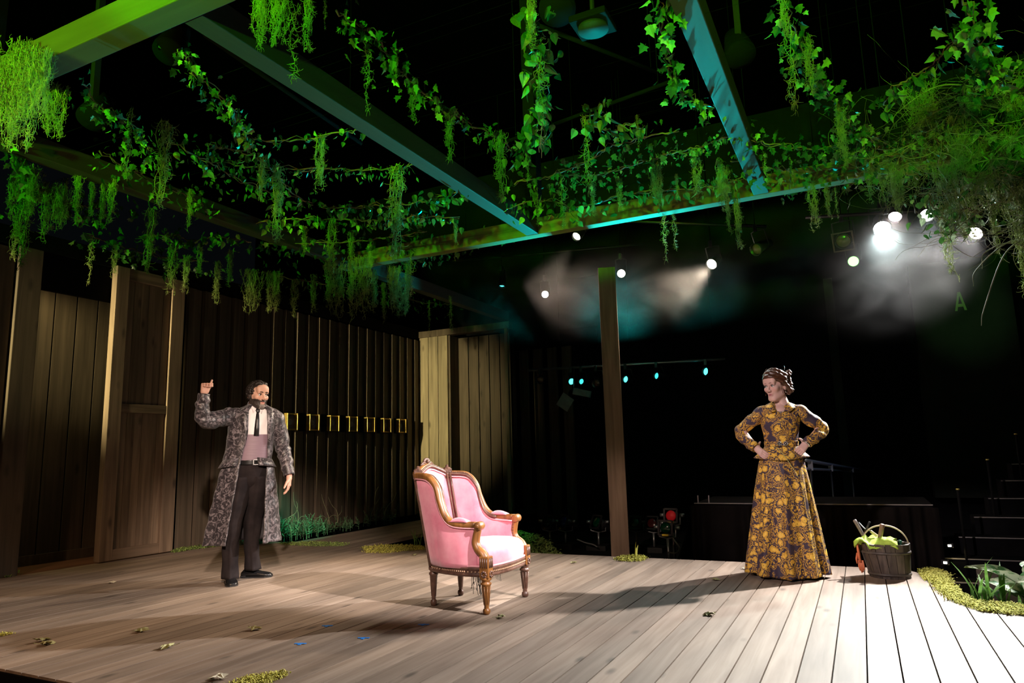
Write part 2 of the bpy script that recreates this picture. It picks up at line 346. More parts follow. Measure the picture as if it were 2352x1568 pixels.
# ---- pergola: beams over the deck
pg = tag(empty('pergola', (0, 0, 0)), 'heavy timber pergola of crossing beams over the deck', 'pergola')
ZB = 3.40
MB().box((-8.0, -.075, ZB), (4.5, .075, ZB+.17)).build('beam', m_beam_x, pg, bevel=.006, loc=(0, 2.235, 0))
MB().box((-5.7, -.065, ZB), (3.2, .065, ZB+.19)).build('beam', m_beam_back_lit, pg, bevel=.006, loc=(0, 6.735, 0))
for bx, ya, yb in ((-5.55, 2.31, 11.0), (-3.01, 2.31, 6.67), (-.625, 2.31, 6.67)):
    MB().box((-.07, ya, ZB+.002), (.07, yb, ZB+.17)).build('beam', m_beam_shade if bx < -5 else m_beam_y, pg, bevel=.006, loc=(bx, 0, 0))
MB().box((-.07, -.07, ZB+.19), (.07, .07, 7.2)).build('hanger', m_black, pg, loc=(-3.01, 6.735, 0))
MB().box((-.07, -.07, ZB+.17), (.07, .07, 7.2)).build('hanger', m_black, pg, loc=(-4.9, 2.235, 0))
tag(MB().box((-.109, -.109, 0), (.109, .109, 3.36-GZ)).build('timber_post', m_post, None, bevel=.006, loc=(-2.74, 8.36, GZ)), 'square timber post standing behind the deck, lamps around its top', 'post')
bpy.data.objects['timber_post'].rotation_euler = (0, 0, R(18.6))
# ---- stairs up into the dark seating
m_stair = M('stair black', (.0035, .0035, .004), (.006, .006, .007), rough=.9, scale=6, spec=.03)
m_nose = M('stair nosing', (.16, .15, .15), (.24, .22, .21), rough=.5, scale=10)
st = tag(empty('floor_stairs', (0, 0, 0)), kind='structure')
lefts = [(2158, 1312), (2170, 1275), (2178, 1235), (2210, 1195), (2247, 1157), (2280, 1120), (2310, 1087), (2335, 1056)]
for k, (px, py) in enumerate(lefts):
    Y = 7.3 + .3*k; q = at_y(px, py, Y); z = -.392 + .165*k + .02
    MB().box((q.x-.05, Y, GZ-.1), (4.6, Y+.32, z)).build('step', m_stair, st)
    MB().box((q.x-.05, Y-.006, z-.006), (4.6, Y+.02, z+.002)).build('nosing', m_nose, st)
for k in (1, 2):
    q = at_y(*((0, 0), (2171, 1293), (2181, 1254))[k], 7.3+.3*k-.014); sl = tag(empty('step_light', q), ['', 'small step light glowing on the lowest visible stair riser', 'small step light glowing on the second visible stair riser'][k], 'light', 'step lights')
    MB().box((-.03, -.012, -.012), (.03, .0, .03)).build('housing', m_metal, sl)
    MB().box((-.014, -.014, -.004), (.014, -.012, .016)).build('lens', glow('step lamp', (1, .93, .8), 9), sl)
    spot('step_glow', q + Vector((.03, -.03, .0)), q + Vector((.25, .0, -.5)), 1.2, (1, .8, .35), 130, .9, .01)
# posts of the stair rail
m_brassy = M('brass cap', (.55, .45, .12), rough=.4, metal=.5)
for k, (px, pt, pb_, Y, lab) in enumerate(((2333, 998, 1070, 9.4, 'thin dark rail post with brass cap, far right, highest of three'), (2268, 1057, 1150, 8.6, 'thin dark rail post with brass cap beside the stairs, middle of three'), (2200, 1125, 1270, 7.9, 'thin dark rail post with brass cap, nearest the bucket of three'))):
    a = at_y(px, pt, Y); rp_ = tag(empty('rail_post', (a.x, Y, GZ)), lab, 'post', 'stair rail posts')
    MB().tube([(0, 0, 0), (0, 0, a.z-GZ)], .012, 8).build('shaft', m_black, rp_, True)
    MB().lathe([(.014, 0), (.017, .006), (.014, .014)], 10, (0, 0, a.z-GZ)).build('cap', m_brassy, rp_, True)
# ---- black draped platform behind the woman, handrail beyond it
m_drape = M('black drape', (.005, .0042, .0042), (.009, .0075, .007), rough=.95, scale=3, spec=.03)
pa = at_y(1590, 1120, 7.7); pe = at_y(2140, 1130, 7.7)
dp = tag(empty('draped_platform', ((pa.x+pe.x)/2, 8.3, GZ)), 'low platform covered in black drapes behind the woman', 'platform')
hw = (pe.x-pa.x)/2; H = .46-GZ
MB().box((-hw, -.55, H-.03), (hw, .55, H)).build('deck_top', m_black, dp)
MB().tube([(-hw, -.56, H), (hw, -.56, H)], .006, 6).build('edge_strip', m_nose, dp)
fold = []
for zz, am in ((0, .05), (.25*H, .042), (.6*H, .03), (H-.02, .012)):
    fold.append([(-hw-.04+(2*hw+.08)*j/160, -.57-am*(1+math.sin(j*.55+math.sin(j*.13)*3)), zz) for j in range(161)])
MB().rings(fold, False, False).build('front_drape', m_drape, dp, True)
side = []
for zz, ou in ((0, .30), (.3*H, .17), (.65*H, .07), (H-.02, .01)):
    side.append([(-hw-.03-ou*(.7+.3*math.sin(j*1.1)), -.57+1.1*j/24, zz) for j in range(25)])
MB().rings(side, False, False).build('side_drape', m_drape, dp, True)
for s in (1600, 1625):
    a = at_y(s, 1110, 7.78); MB().tube([(a.x-(pa.x+pe.x)/2, -.5, H), (a.x-(pa.x+pe.x)/2, -.5, H+.02+.06)], .008, 6).build('stanchion', m_steel, dp)
a, b = at_y(1852, 1057, 9.6), at_y(1992, 1082, 12.0); c, d = at_y(1852, 1076, 9.6), at_y(1985, 1083, 12.0)
m_rail_b = M('blue grey rail', (.30, .34, .46), rough=.4, metal=.2)
hr = tag(empty('handrail', (a.x, a.y, GZ)), 'pale metal handrail running back into the dark behind the woman', 'handrail')
L0 = Vector((a.x, a.y, GZ))
MB().tube([a-L0, b-L0], .022, 8).build('top_rail', m_rail_b, hr, True)
MB().tube([c-L0, d-L0], .016, 8).build('lower_rail', m_rail_b, hr, True)
for t in (.05, .35, .7):
    p = a.lerp(b, t)-L0; q = c.lerp(d, t)-L0
    MB().box((p.x-.03, p.y-.012, q.z-.02), (p.x+.03, p.y+.012, p.z)).build('bracket', m_rail_b, hr)
    MB().tube([(p.x, p.y, 0), (p.x, p.y, q.z)], .016, 6).build('stand', m_metal, hr, True)
spot('rail_blue', (.4, 9.0, 2.6), (-.3, 10.4, .9), 10, (.5, .6, 1.0), 50, .8, .05)
# ---- masking flats at the back and the letter A
for k, (pxa, pxb, pt, pb_, Y, lab) in enumerate(((1890, 1945, 640, 980, 12.4, 'tall narrow black masking flat behind the woman'), (2085, 2352, 610, 860, 12.6, 'wide dark panel carrying the green letter at upper right'))):
    a = at_y(pxa, pt, Y); b = at_y(pxb, pb_, Y)
    mf = MB().box((a.x, Y, GZ if k == 0 else .2), (b.x, Y+(.06 if k == 0 else .395), a.z)).build('masking_flat', M('masking flat %d' % k, (.014, .019, .017), (.022, .028, .024), rough=.9, scale=2)); tag(mf, lab, 'panel')
m_A = M('letter green', (.20, .32, .10), rough=.7)
a = at_y(2194, 714, 12.58); b = at_y(2222, 714, 12.58); t = at_y(2203, 670, 12.58)
W_ = (b.x-a.x)/2; Hh = t.z-a.z; cxA = (a.x+b.x)/2
def sl(x): return x
outer = [(-W_, 0), (-W_*.18, Hh), (W_*.18, Hh), (W_, 0), (W_*.62, 0), (W_*.46, Hh*.18), (-W_*.46, Hh*.18), (-W_*.62, 0)]
mb = MB()
def quad(pts): mb.add([(x, 0, z) for x, z in pts] + [(x, .012, z) for x, z in pts], [(0,1,2,3),(7,6,5,4),(0,4,5,1),(1,5,6,2),(2,6,7,3),(3,7,4,0)])
quad([(-W_, 0), (-W_*.58, 0), (W_*.12, Hh), (-W_*.22, Hh)]); quad([(W_*.58, 0), (W_, 0), (W_*.22, Hh), (-W_*.12, Hh)]); quad([(-W_*.5, Hh*.2), (W_*.5, Hh*.2), (W_*.38, Hh*.36), (-W_*.38, Hh*.36)])
tag(mb.build('letter_sign', m_A, loc=(cxA, 12.589, a.z)), 'pale green capital letter A on the dark wall at upper right', 'sign')
spot('letter_fill', (1.0, 9.0, 5.2), (1.6, 12.6, 3.1), 130, (.4, 1, .3), 22, .8, .05)  # unhoused lamp added so that the letter shows up

# ================================================================= STAGE LAMPS
m_frame = M('lamp black', (.016, .016, .018), rough=.35)
m_tape = M('yellow tape', (.75, .55, .04), rough=.5)
lens_mats = {}
def lens_mat(key, c, s):
    if key not in lens_mats: lens_mats[key] = glow('lens ' + key, c, s)
    return lens_mats[key]
def stage_lamp(pos, aim, lens, label, r=.075, L=.30, group='stage lamps hung over the back', pipe=.30, square=False):
    pos = Vector(pos); d = (Vector(aim)-pos).normalized(); t = empty('stage_lamp', pos + Vector((0, 0, pipe)))
    q = d.to_track_quat('Z', 'Y').to_matrix(); off = Vector((0, 0, -pipe))
    MB().lathe([(r*.62, -L), (r*.80, -L+.02), (r*.82, -L*.55), (r*1.02, -L*.42), (r*1.12, -.02), (r*1.12, .03), (r*1.06, .03), (r*1.02, -.01), (.002, -.012)], 20, off, d).build('body', m_frame, t, True)
    MB().lathe([(r*1.0, -.008), (r*.85, .0), (r*.5, .012), (.002, .016)], 20, off, d).build('lens', lens, t, True)
    a = q @ Vector((1, 0, 0)); a.z = 0; a = a.normalized() if a.length > .1 else Vector((1, 0, 0))
    c = off - d*L*.45; rr = r*1.35
    MB().tube([c+a*rr*.9, c+a*rr, c+a*rr+Vector((0, 0, pipe*.75)) + d*L*.45*.6, Vector((0, 0, -.05)), c-a*rr+Vector((0, 0, pipe*.75)) + d*L*.45*.6, c-a*rr, c-a*rr*.9], .008, 6).build('yoke', m_frame, t, True)
    MB().box((-.022, -.03, -.06), (.022, .03, .03)).build('clamp', m_frame, t, bevel=.004)
    if pipe >= .3: MB().tube([(0, 0, 0), (0, 0, 7.19-(pos.z+pipe))], .006, 6).build('hanging_rod', m_black, t, True)
    if square:
        sq = MB(); mt = Matrix.Translation(off + d*.035) @ q.to_4x4()
        for s in (-1, 1):
            sq.box((s*r*1.3-.008, -r*1.38, -.006), (s*r*1.3+.008, r*1.38, .006), mt); sq.box((-r*1.3, s*r*1.3-.008, -.006), (r*1.3, s*r*1.3+.008, .006), mt)
        sq.build('gel_frame', m_frame, t)
    return tag(t, label, 'stage light', group)
mWarm = lens_mat('warm', (1.0, .86, .68), 26); mWhite = lens_mat('white', (.92, 1.0, 1.0), 40); mGreenL = lens_mat('green', (.22, 1.0, .18), 4.5)
mCyan = lens_mat('cyan', (.05, .95, .85), 5); mCyanDim = lens_mat('cyan dim', (.05, .62, .60), 1.6); mPink = lens_mat('pink', (1.0, .78, .82), 22)
mOff = M('unlit lens', (.10, .06, .04), rough=.15)
STAGE = Vector((-2, 3.4, .3))
stage_lamp(at_y(1153, 655, 10), (-5.1, 9.2, 0), mCyan, 'small stage lamp aimed down, glowing pale cyan, leftmost of the hanging lamps', .055)
stage_lamp(at_y(1252, 676, 10.5), (-1.5, 3, 1), mWhite, 'round white stage lamp glowing left of the timber post', .055)
stage_lamp(at_y(1325, 542, 9), (-4.8, 4.2, 0), mWarm, 'warm stage lamp glowing just under the back beam', .062)
stage_lamp(at_y(1427, 628, 10.5), (-.5, 2, 1), mWarm, 'warm stage lamp glowing at the top of the timber post', .062)
stage_lamp(at_y(1635, 606, 9.5), (-3.0, 4.2, .6), mWarm, 'bright warm stage lamp with a smoky beam, right of the timber post', .07)
stage_lamp(at_y(1738, 572, 9.2), (-3.6, 5.0, 1.2), mOff, 'dark stage lamp turned sideways between two warm lamps', .075)
stage_lamp(at_y(1937, 553, 9), (-.6, 3.6, .6), mOff, 'unlit stage lamp with a brown lens above the green one', .085, square=True)
stage_lamp(at_y(1960, 600, 10), (-.3, 2.4, .9), mGreenL, 'round stage lamp glowing green, above the woman', .065)
stage_lamp(at_y(2026, 524, 9), (.55, 4.6, .2), mWhite, 'dazzling white stage lamp in the thickest smoke', .09)
stage_lamp(at_y(2056, 497, 8.6), (-.4, 4.4, 0), mPink, 'pinkish stage lamp glowing above the dazzling white one', .065)
stage_lamp(at_y(2129, 494, 8.6), (.9, 3.2, 0), mWhite, 'cool white stage lamp glowing at the edge of the bush', .07)
stage_lamp(at_y(2241, 535, 8.8), (-1.6, 4.0, 0), mWarm, 'warm stage lamp glowing under the bush, rightmost of all', .072, square=True)
# cyan row on a low pipe
for k, (px, py, mt_, lab, rr) in enumerate(((1241, 872, mOff, 'unlit stage lamp at the left end of the low pipe', .06), (1313, 876, mCyan, 'cyan stage lamp on the low pipe, first lit one from left', .05), (1336, 876, mCyanDim, 'cyan stage lamp on the low pipe, second lit one from left', .045), (1370, 880, mOff, 'unlit stage lamp on the low pipe beside the timber post', .065), (1438, 871, mCyan, 'cyan stage lamp on the low pipe half hidden by the timber post', .05), (1509, 863, mCyanDim, 'cyan stage lamp on the low pipe, fourth lit one from left', .05), (1622, 853, mCyan, 'cyan stage lamp on the low pipe, the one at its right end', .055))):
    p = at_y(px, py, 10.5); stage_lamp(p, p + Vector((.6*(1-k/3)-.35, -1.6, .12 if mt_ is not mOff else -.5)), mt_, lab, rr, .24, 'lamps on the low pipe', at_y(1215, 850, 10.5).lerp(at_y(1665, 824, 10.5), (p.x-at_y(1215, 850, 10.5).x)/(at_y(1665, 824, 10.5).x-at_y(1215, 850, 10.5).x)).z - p.z - .02)
def pipe(px, py, px2, py2, Y, lab, r=.021, drops=(.12, .9), top=7.2):
    a, b = at_y(px, py, Y), at_y(px2, py2, Y); t = empty('lighting_pipe', a)
    MB().tube([(0, 0, 0), b-a], r, 8).build('bar', m_steel if Y > 10.3 and py > 800 else m_metal, t, True)
    for s in drops:
        p = (b-a)*s; MB().tube([p, p + Vector((0, 0, top-(a+p).z))], .004, 5).build('hanging_wire', m_black, t, True)
    return tag(t, lab, 'pipe')
pipe(1215, 850, 1665, 824, 10.5, 'low steel pipe carrying the row of cyan lamps', drops=(.18, .55, .95))
for px, py, px2, py2, Y, lab in ((1040, 600, 1480, 560, 10.25, 'dark lighting pipe over the timber post'), (1240, 500, 1760, 520, 9.2, 'dark lighting pipe behind the back beam'), (1850, 500, 2330, 470, 8.85, 'dark lighting pipe over the smoke at right')):
    pipe(px, py, px2, py2, Y, lab, drops=(.08, .92))
gb = at_y(1302, 920, 10.2); g = tag(empty('barn_door_lamp', gb + Vector((0, 0, .3))), 'grey lamp with open flaps hanging crooked under the low pipe', 'stage light')
m_greyflap = M('grey flap', (.10, .10, .10), (.15, .15, .14), rough=.6, scale=8)
MB().box((-.11, -.006, -.16), (.11, .006, .06), Matrix.Translation((0, 0, -.28)) @ Matrix.Rotation(R(35), 4, 'Y')).build('flap', m_greyflap, g)
MB().box((-.16, -.02, -.05), (.13, .02, .05), Matrix.Translation((.26, .04, -.19)) @ Matrix.Rotation(R(14), 4, 'Y')).build('flap', m_greyflap, g)
MB().lathe([(.07, -.22), (.09, -.1), (.10, 0)], 14, (.08, .12, -.2), (0, -1, -.3)).build('body', m_frame, g, True)
MB().tube([(.08, .1, -.18), (.05, .18, -.05), (.03, .30, at_y(1302, 845, 10.5).z-gb.z-.3)], .01, 6).build('yoke', m_frame, g)
# ---- lamps on the floor behind the deck
def floor_lamp(px, py, Y, gel, label, r=.085, aim=(0, -1, .35), tape=True, foot=None):
    p = at_y(px, py, Y); t = empty('floor_lamp', (p.x, Y, GZ)); c = Vector((0, 0, p.z-GZ)); d = Vector(aim).normalized(); q = d.to_track_quat('Z', 'Y').to_matrix()
    MB().lathe([(r*.6, -.26), (r*.85, -.2), (r, -.12), (r, 0)], 16, c, d).build('body', m_frame, t, True)
    MB().lathe([(r*.98, .0), (r*.8, .010), (.003, .016)], 20, c, d).build('gel', gel, t, True)
    mt = Matrix.Translation(c + d*.012) @ q.to_4x4(); fb = MB()
    for s in (-1, 1):
        fb.box((s*r*1.2-.01, -r*1.25, -.008), (s*r*1.2+.01, r*1.25, .008), mt); fb.box((-r*1.2, s*r*1.2-.01, -.008), (r*1.2, s*r*1.2+.01, .008), mt)
    fb.build('gel_frame', m_metal, t)
    if tape: MB().box((-r*.55, -.016, -.006), (r*.55, .016, .014), Matrix.Translation(c + d*.012 + q @ Vector((0, 0, 0)) + Vector((0, -.01, -r*1.25)))).build('tape', m_tape, t)
    MB().tube([c+Vector((-r*1.45, .06, 0)), c+Vector((-r*1.45, .06, -r*1.6)), c+Vector((0, .06, -r*1.9)), c+Vector((r*1.45, .06, -r*1.6)), c+Vector((r*1.45, .06, 0))], .010, 6).build('yoke', m_steel, t, True)
    for s in (-1, 1): MB().lathe([(.022, 0), (.022, .05)], 10, c+Vector((s*r*1.45, .06, 0)), (s, 0, 0)).build('knob', m_steel, t, True)
    MB().tube([c+Vector((0, .06, -r*1.9)), (0, .06, .05)], .016, 8).build('stem', m_steel, t, True)
    MB().box((-.14, -.08, 0), (.14, .20, .07)).build('foot', foot or m_metal, t, bevel=.006)
    return tag(t, label, 'stage light', 'lamps standing on the floor behind the deck')
gel = lambda n, c, s=0: glow('gel ' + n, c, s) if s else M('gel ' + n, c, rough=.18)
gR, gG, gB = gel('red', (.55, .01, .015), .12), gel('green', (.0, .035, .014)), gel('blue', (.01, .03, .25))
floor_lamp(1258, 1198, 9.3, gG, 'dark floor lamp with yellow tape behind the deck, first from left', .075, (-.5, -1, .4))
floor_lamp(1294, 1198, 9.3, gB, 'dark floor lamp with a blue-edged gel frame, second from left', .075, (-.6, -1, .4))
floor_lamp(1370, 1199, 9.3, gG, 'dark floor lamp with a green gel just left of the timber post', .075, (-.6, -1, .5), False)
floor_lamp(1458, 1200, 9.3, gG, 'dark floor lamp just right of the timber post', .07, (-.2, -1, .5), False)
floor_lamp(1497, 1201, 9.3, gel('dark red', (.04, .005, .005)), 'dark floor lamp between the timber post and the red lamp', .07, (-.2, -1, .5), False)
m_block = wood('block wood', (.14, .11, .08), (.26, .21, .16), 'x', 1, .7, False, 0)
floor_lamp(1541, 1184, 7.95, gR, 'floor lamp with a round red gel, the taller of the stacked pair', .060, (-.05, -1, .15))
floor_lamp(1529, 1212, 7.62, gG, 'floor lamp with a round green gel in front of the red one', .062, (-.1, -1, .12), True, m_block)
for k, pts in enumerate((((1325, 1238), (1345, 1246), (1362, 1250), (1372, 1256)), ((1545, 1235), (1560, 1258), (1552, 1270), (1535, 1268)))):
    Y = (9.1, 7.56)[k]; P = [at_y(x, y, Y) for x, y in pts]
    P[-1].z = max(P[-1].z, GZ+.012); tag(MB().tube(cat_rom([tuple(p) for p in P], 6), .009, 6).build('cable', m_greyflap, None, True), ['loose grey cable trailing by the floor lamps left of the post', 'loose grey cable looping down from the green floor lamp'][k], 'cable')
# ---- things half seen up in the grid
m_grid = M('grid fixture', (.012, .02, .022), rough=.5)
def grid_can(px, py, Z, r, lab, aim=(0.2, -.5, -1), face=None):
    p = at_z(px, py, Z); t = empty('grid_lamp', p + Vector((0, 0, .4))); d = Vector(aim).normalized()
    MB().lathe([(r*.7, -.35), (r*.9, -.2), (r*1.1, -.02), (r*1.1, .02)], 20, (0, 0, -.4), d).build('body', m_black, t, True)
    MB().lathe([(r, .0), (r*.9, .02), (.004, .03)], 20, (0, 0, -.4), d).build('lens', face or m_black, t, True)
    MB().box((-.03, -.03, -.2), (.03, .03, 6.8-Z)).build('clamp', m_frame, t)
    return tag(t, lab, 'stage light', 'lamps half seen in the ceiling grid')
grid_can(388, 118, 4.6, .12, 'dim round lamp in the dark above the front beam corner')
grid_can(212, 272, 4.4, .13, 'dim round lamp in the dark over the left vines')
grid_can(1280, 20, 5.2, .16, 'dark round lamp at the top edge above the vines')
grid_can(1700, 125, 5.0, .14, 'dark round lamp right of the right-hand beam')
p = at_z(1362, 60, 4.6); t = tag(empty('fan_box', p + Vector((0, 0, .35))), 'square box with a round blue-grey face in the dark ceiling grid', 'fan')
fb = MB().box((-.16, -.16, -.36), (.16, .16, -.30)); fb.build('box', m_black, t, bevel=.01)
MB().lathe([(.13, -.39), (.125, -.36), (.09, -.355), (.004, -.362)], 24).build('grille', M('fan grille', (.002, .004, .005), rough=.8), t, True)
MB().tube([(0, 0, -.3), (0, 0, 2.2)], .02, 6).build('hanger', m_frame, t)
for k, (a, b, Z, lab) in enumerate((((470, 80), (830, 330), 4.9, 'thin dark grid pipe over the left vines'), ((1150, 330), (1560, 180), 5.0, 'thin dark grid pipe above the middle vines'), ((1240, 60), (1520, 170), 5.2, 'thin dark grid cable pipe at the top edge'))):
    A, B = at_z(*a, Z), at_z(*b, Z); t = tag(empty('grid_pipe', A), lab, 'pipe', 'grid pipes')
    MB().tube([(0, 0, 0), B-A], .022, 8).build('bar', m_black, t, True)
    for s in (.1, .9): MB().tube([(B-A)*s, (B-A)*s+Vector((0, 0, 7.2-Z))], .004, 5).build('hanging_wire', m_black, t)
# ================================================================= FOLIAGE
def thin_tube(mb, path, r0, r1, n=3):
    m = len(path); mb.tube(path, [r0+(r1-r0)*i/(m-1) for i in range(m)], n, False)
def moss_mesh(name, nstr, width, seed, dens=34, rad=.0042, tl=.085):
    rd = random.Random(seed); mb = MB()
    for s in range(nstr):
        a = rd.uniform(0, 6.28); rr = width*math.sqrt(rd.random()); x, y = rr*math.cos(a), rr*.7*math.sin(a)
        L = 1.0 if s == 0 else rd.uniform(.45, .98); n = 12; ph = rd.uniform(0, 6); wob = .012 + .03*rd.random()
        path = [Vector((x*(1-.35*k/n) + wob*math.sin(ph+k*.9), y*(1-.35*k/n) + wob*math.cos(ph*1.3+k*.8), -L*k/n)) for k in range(n+1)]
        thin_tube(mb, path, rad, rad*.5)
        for t in range(int(dens*L)):
            u = rd.random()*n*.999; i = int(u); p = path[i].lerp(path[i+1], u-i)
            az = rd.uniform(0, 6.28); el = rd.uniform(-.9, .5); l = tl*rd.uniform(.5, 1.2)
            d = Vector((math.cos(az)*math.cos(el), math.sin(az)*math.cos(el), math.sin(el))); c = rd.choice((-1, 1))*rd.uniform(.6, 1.6); q = [p]
            ax = Vector((-math.sin(az), math.cos(az), .3))
            for k in range(4):
                q.append(q[-1] + d*l/4); d = (Matrix.Rotation(c*.45, 3, ax) @ d + Vector((0, 0, -.10))).normalized()
            thin_tube(mb, q, rad*.72, rad*.3)
    return mb.mesh(name, m_moss, True)
moss_thin = [moss_mesh('moss thin', 2, .025, 10+i, 75, .0055) for i in range(3)]
moss_mid = [moss_mesh('moss', 9, .085, 20+i, 52, .0052) for i in range(3)]
moss_wide = [moss_mesh('moss wide', 26, .22, 30+i, 44, .0050) for i in range(3)]
def leaf_mesh(name, kind, mat):
    if kind == 'ivy':
        half = [(0, 0), (.20, -.10), (.46, .02), (.34, .26), (.52, .52), (.26, .56), (.16, .78), (0, 1.05)]
    elif kind == 'heart':
        half = [(0, 0), (.18, -.08), (.36, .06), (.40, .28), (.30, .55), (.14, .80), (0, 1.05)]
    else:
        half = [(0, 0), (.14, .10), (.22, .30), (.20, .55), (.10, .82), (0, 1.05)]
    mid = [(0, y) for x, y in half]; mb = MB(); n = len(half)
    def zf(x, y): return .22*abs(x) - .28*y*y*.6
    vs = [(x, y, zf(x, y)) for x, y in half] + [(0, y, zf(0, y) - .02) for x, y in half[1:-1]] + [(-x, y, zf(x, y)) for x, y in half[1:-1]]
    R_, C_, L_ = (lambda i: i), (lambda i: 0 if i == 0 else (n-1 if i == n-1 else n+i-1)), (lambda i: 0 if i == 0 else (n-1 if i == n-1 else n+(n-2)+i-1))
    fs = []
    for i in range(n-1):
        for S in (R_, L_):
            f = [C_(i), S(i), S(i+1), C_(i+1)]; g = []
            for v in f:
                if v not in g: g.append(v)
            if len(g) > 2: fs.append(tuple(g if S is R_ else g[::-1]))
    mb.add(vs, fs); mb.tube([(0, 0, 0), (0, -.12, .03), (0, -.25, .09)], .018, 3, False)
    return mb.mesh(name, mat, False)
LM = {(k, m): leaf_mesh('leaf ' + k + m, k, mt) for k in ('ivy', 'heart', 'slim') for m, mt in (('g', m_leaf), ('l', m_leaf_light), ('v', m_leaf_var))}
def vine(label, pts, size, per_m, kind='ivy', spread=.06, z=3.45, light=.25, var=0.0, plane=None, seed=0, stem=.006, droop=.03):
    rd = random.Random(seed+len(label)); P = []
    for q in pts:
        if plane is None: P.append(at_z(q[0], q[1], q[2] if len(q) > 2 else z))
        else: P.append(at_y(q[0], q[1], q[2] if len(q) > 2 else plane))
    P = [Vector((max(p.x, WX+.35), p.y, p.z)) for p in P]
    P = [p + Vector((0, 0, -droop*math.sin(math.pi*i/max(1, len(P)-1)))) for i, p in enumerate(P)]
    path = cat_rom(P, 8); base = path[0]; t = empty('leafy_vine', base); tag(t, label, 'vine', 'leafy vines on the pergola')
    path = [p-base + Vector((rd.uniform(-.012, .012), rd.uniform(-.012, .012), rd.uniform(-.012, .012))) for p in path]
    mb = MB().tube(path, stem, 5, False)
    ph = [p + Vector((.03*math.sin(i*.7), .03*math.cos(i*.9), .015*math.sin(i*1.3))) for i, p in enumerate(path)]
    mb.tube(ph, stem*.6, 4, False); mb.build('stem', m_twig, t, True)
    ln = sum((b-a).length for a, b in zip(path, path[1:])); n = min(int(ln*per_m*1.75), 200)
    for k in range(n):
        u = rd.random()*(len(path)-1.001); i = int(u); p = path[i].lerp(path[i+1], u-i)
        p = p + Vector((rd.gauss(0, spread), rd.gauss(0, spread), rd.gauss(-.02, spread*.8)))
        m = 'v' if rd.random() < var else ('l' if rd.random() < light else 'g'); s = size*rd.uniform(.42, .95)
        inst('leaf', LM[(kind, m)], t, p, (R(rd.uniform(-150, -60)), R(rd.uniform(-40, 40)), rd.uniform(0, 6.28)), s)
    return t
V = vine
V('ivy garland slanting back right of the middle beam, from the top edge', [(770, 25), (835, 60), (880, 100), (915, 150), (960, 190), (1010, 235), (1070, 275), (1130, 305), (1180, 345)], .062, 62, 'ivy', .05, light=.35, seed=1)
V('broad-leaved vine hanging down the middle from the top edge', [(1212, 0), (1228, 90), (1238, 160), (1246, 230), (1232, 290), (1205, 330), (1195, 365)], .10, 44, 'heart', .05, light=.35, seed=2)
V('ivy vine beside the right-hand beam at the top edge', [(1508, 0), (1520, 50), (1535, 130), (1548, 185), (1600, 228), (1650, 245)], .075, 40, 'ivy', .04, light=.35, seed=3)
V('ivy vine right of the right-hand beam, slanting to the bush', [(1792, 0), (1830, 80), (1862, 140), (1900, 195), (1925, 240), (1950, 290), (1985, 330)], .07, 56, 'ivy', .06, light=.3, seed=4)
V('ivy vine at the upper right corner falling to the bush', [(2215, 0), (2235, 60), (2255, 110), (2270, 160), (2300, 200)], .09, 60, 'ivy', .07, light=.3, seed=5)
V('ivy vine slanting down left from the upper right corner', [(2225, 55), (2170, 110), (2110, 160), (2060, 190), (2030, 240)], .085, 34, 'heart', .04, light=.2, seed=6)
V('thin ivy twig strung left of the middle beam', [(545, 318), (640, 318), (735, 305), (830, 298)], .06, 30, 'heart', .045, light=.2, seed=7)
V('sparse ivy vine falling behind the front beam corner', [(400, 118), (430, 120), (448, 160), (510, 215), (545, 260), (565, 310), (575, 340)], .065, 46, 'ivy', .05, light=.3, seed=8)
V('ivy garland crossing behind the middle beam, upper of two', [(500, 372), (610, 382), (740, 380), (850, 386), (960, 378)], .06, 52, 'slim', .05, light=.15, seed=9)
V('broad-leaved garland crossing low behind the middle beam', [(590, 512), (680, 500), (780, 498), (880, 500), (960, 492), (1055, 500)], .075, 46, 'heart', .045, light=.45, seed=10)
V('leafy garland rising toward the middle beam above the low one', [(740, 478), (830, 470), (920, 462), (1000, 450), (1060, 436)], .085, 46, 'heart', .05, light=.2, seed=11)
V('bright ivy at the left edge below the moss', [(30, 330), (45, 365), (52, 400), (70, 430), (120, 440)], .10, 44, 'ivy', .04, light=.5, seed=12)
V('dense ivy bank along the left edge over the doorway', [(40, 455), (90, 450), (140, 460), (200, 470), (270, 490)], .085, 60, 'ivy', .10, light=.2, seed=13)
V('ivy garland over the man, in front of the left beam', [(320, 545), (390, 535), (440, 545), (500, 540), (575, 555)], .085, 44, 'heart', .05, light=.35, seed=14)
V('small-leaved garland right of centre, upper of two', [(1290, 405), (1390, 392), (1470, 365), (1540, 345), (1610, 330), (1690, 305)], .05, 58, 'ivy', .05, light=.35, seed=15)
V('leafy garland just above the back beam', [(1160, 480), (1240, 455), (1330, 470), (1430, 440), (1530, 430), (1620, 425), (1700, 410)], .085, 48, 'heart', .08, light=.3, seed=16)
V('dim ivy strung between right-hand beam and bush', [(1700, 318), (1780, 325), (1860, 335), (1940, 330), (2010, 350)], .07, 60, 'ivy', .07, light=.1, seed=17)
V('dim ivy hung over the boarded wall at far left', [(590, 625), (690, 640), (790, 655), (880, 668), (960, 690), (1030, 700)], .085, 40, 'slim', .10, light=.1, seed=18)
V('dim ivy behind the front beam, over the doorway', [(190, 190), (235, 245), (285, 262), (330, 320), (350, 350)], .06, 52, 'ivy', .05, light=.3, seed=19)
V('small-leaved vine falling between centre and left beam', [(470, 330), (540, 340), (600, 360), (640, 400), (670, 440), (720, 470)], .06, 48, 'heart', .07, light=.2, seed=20)
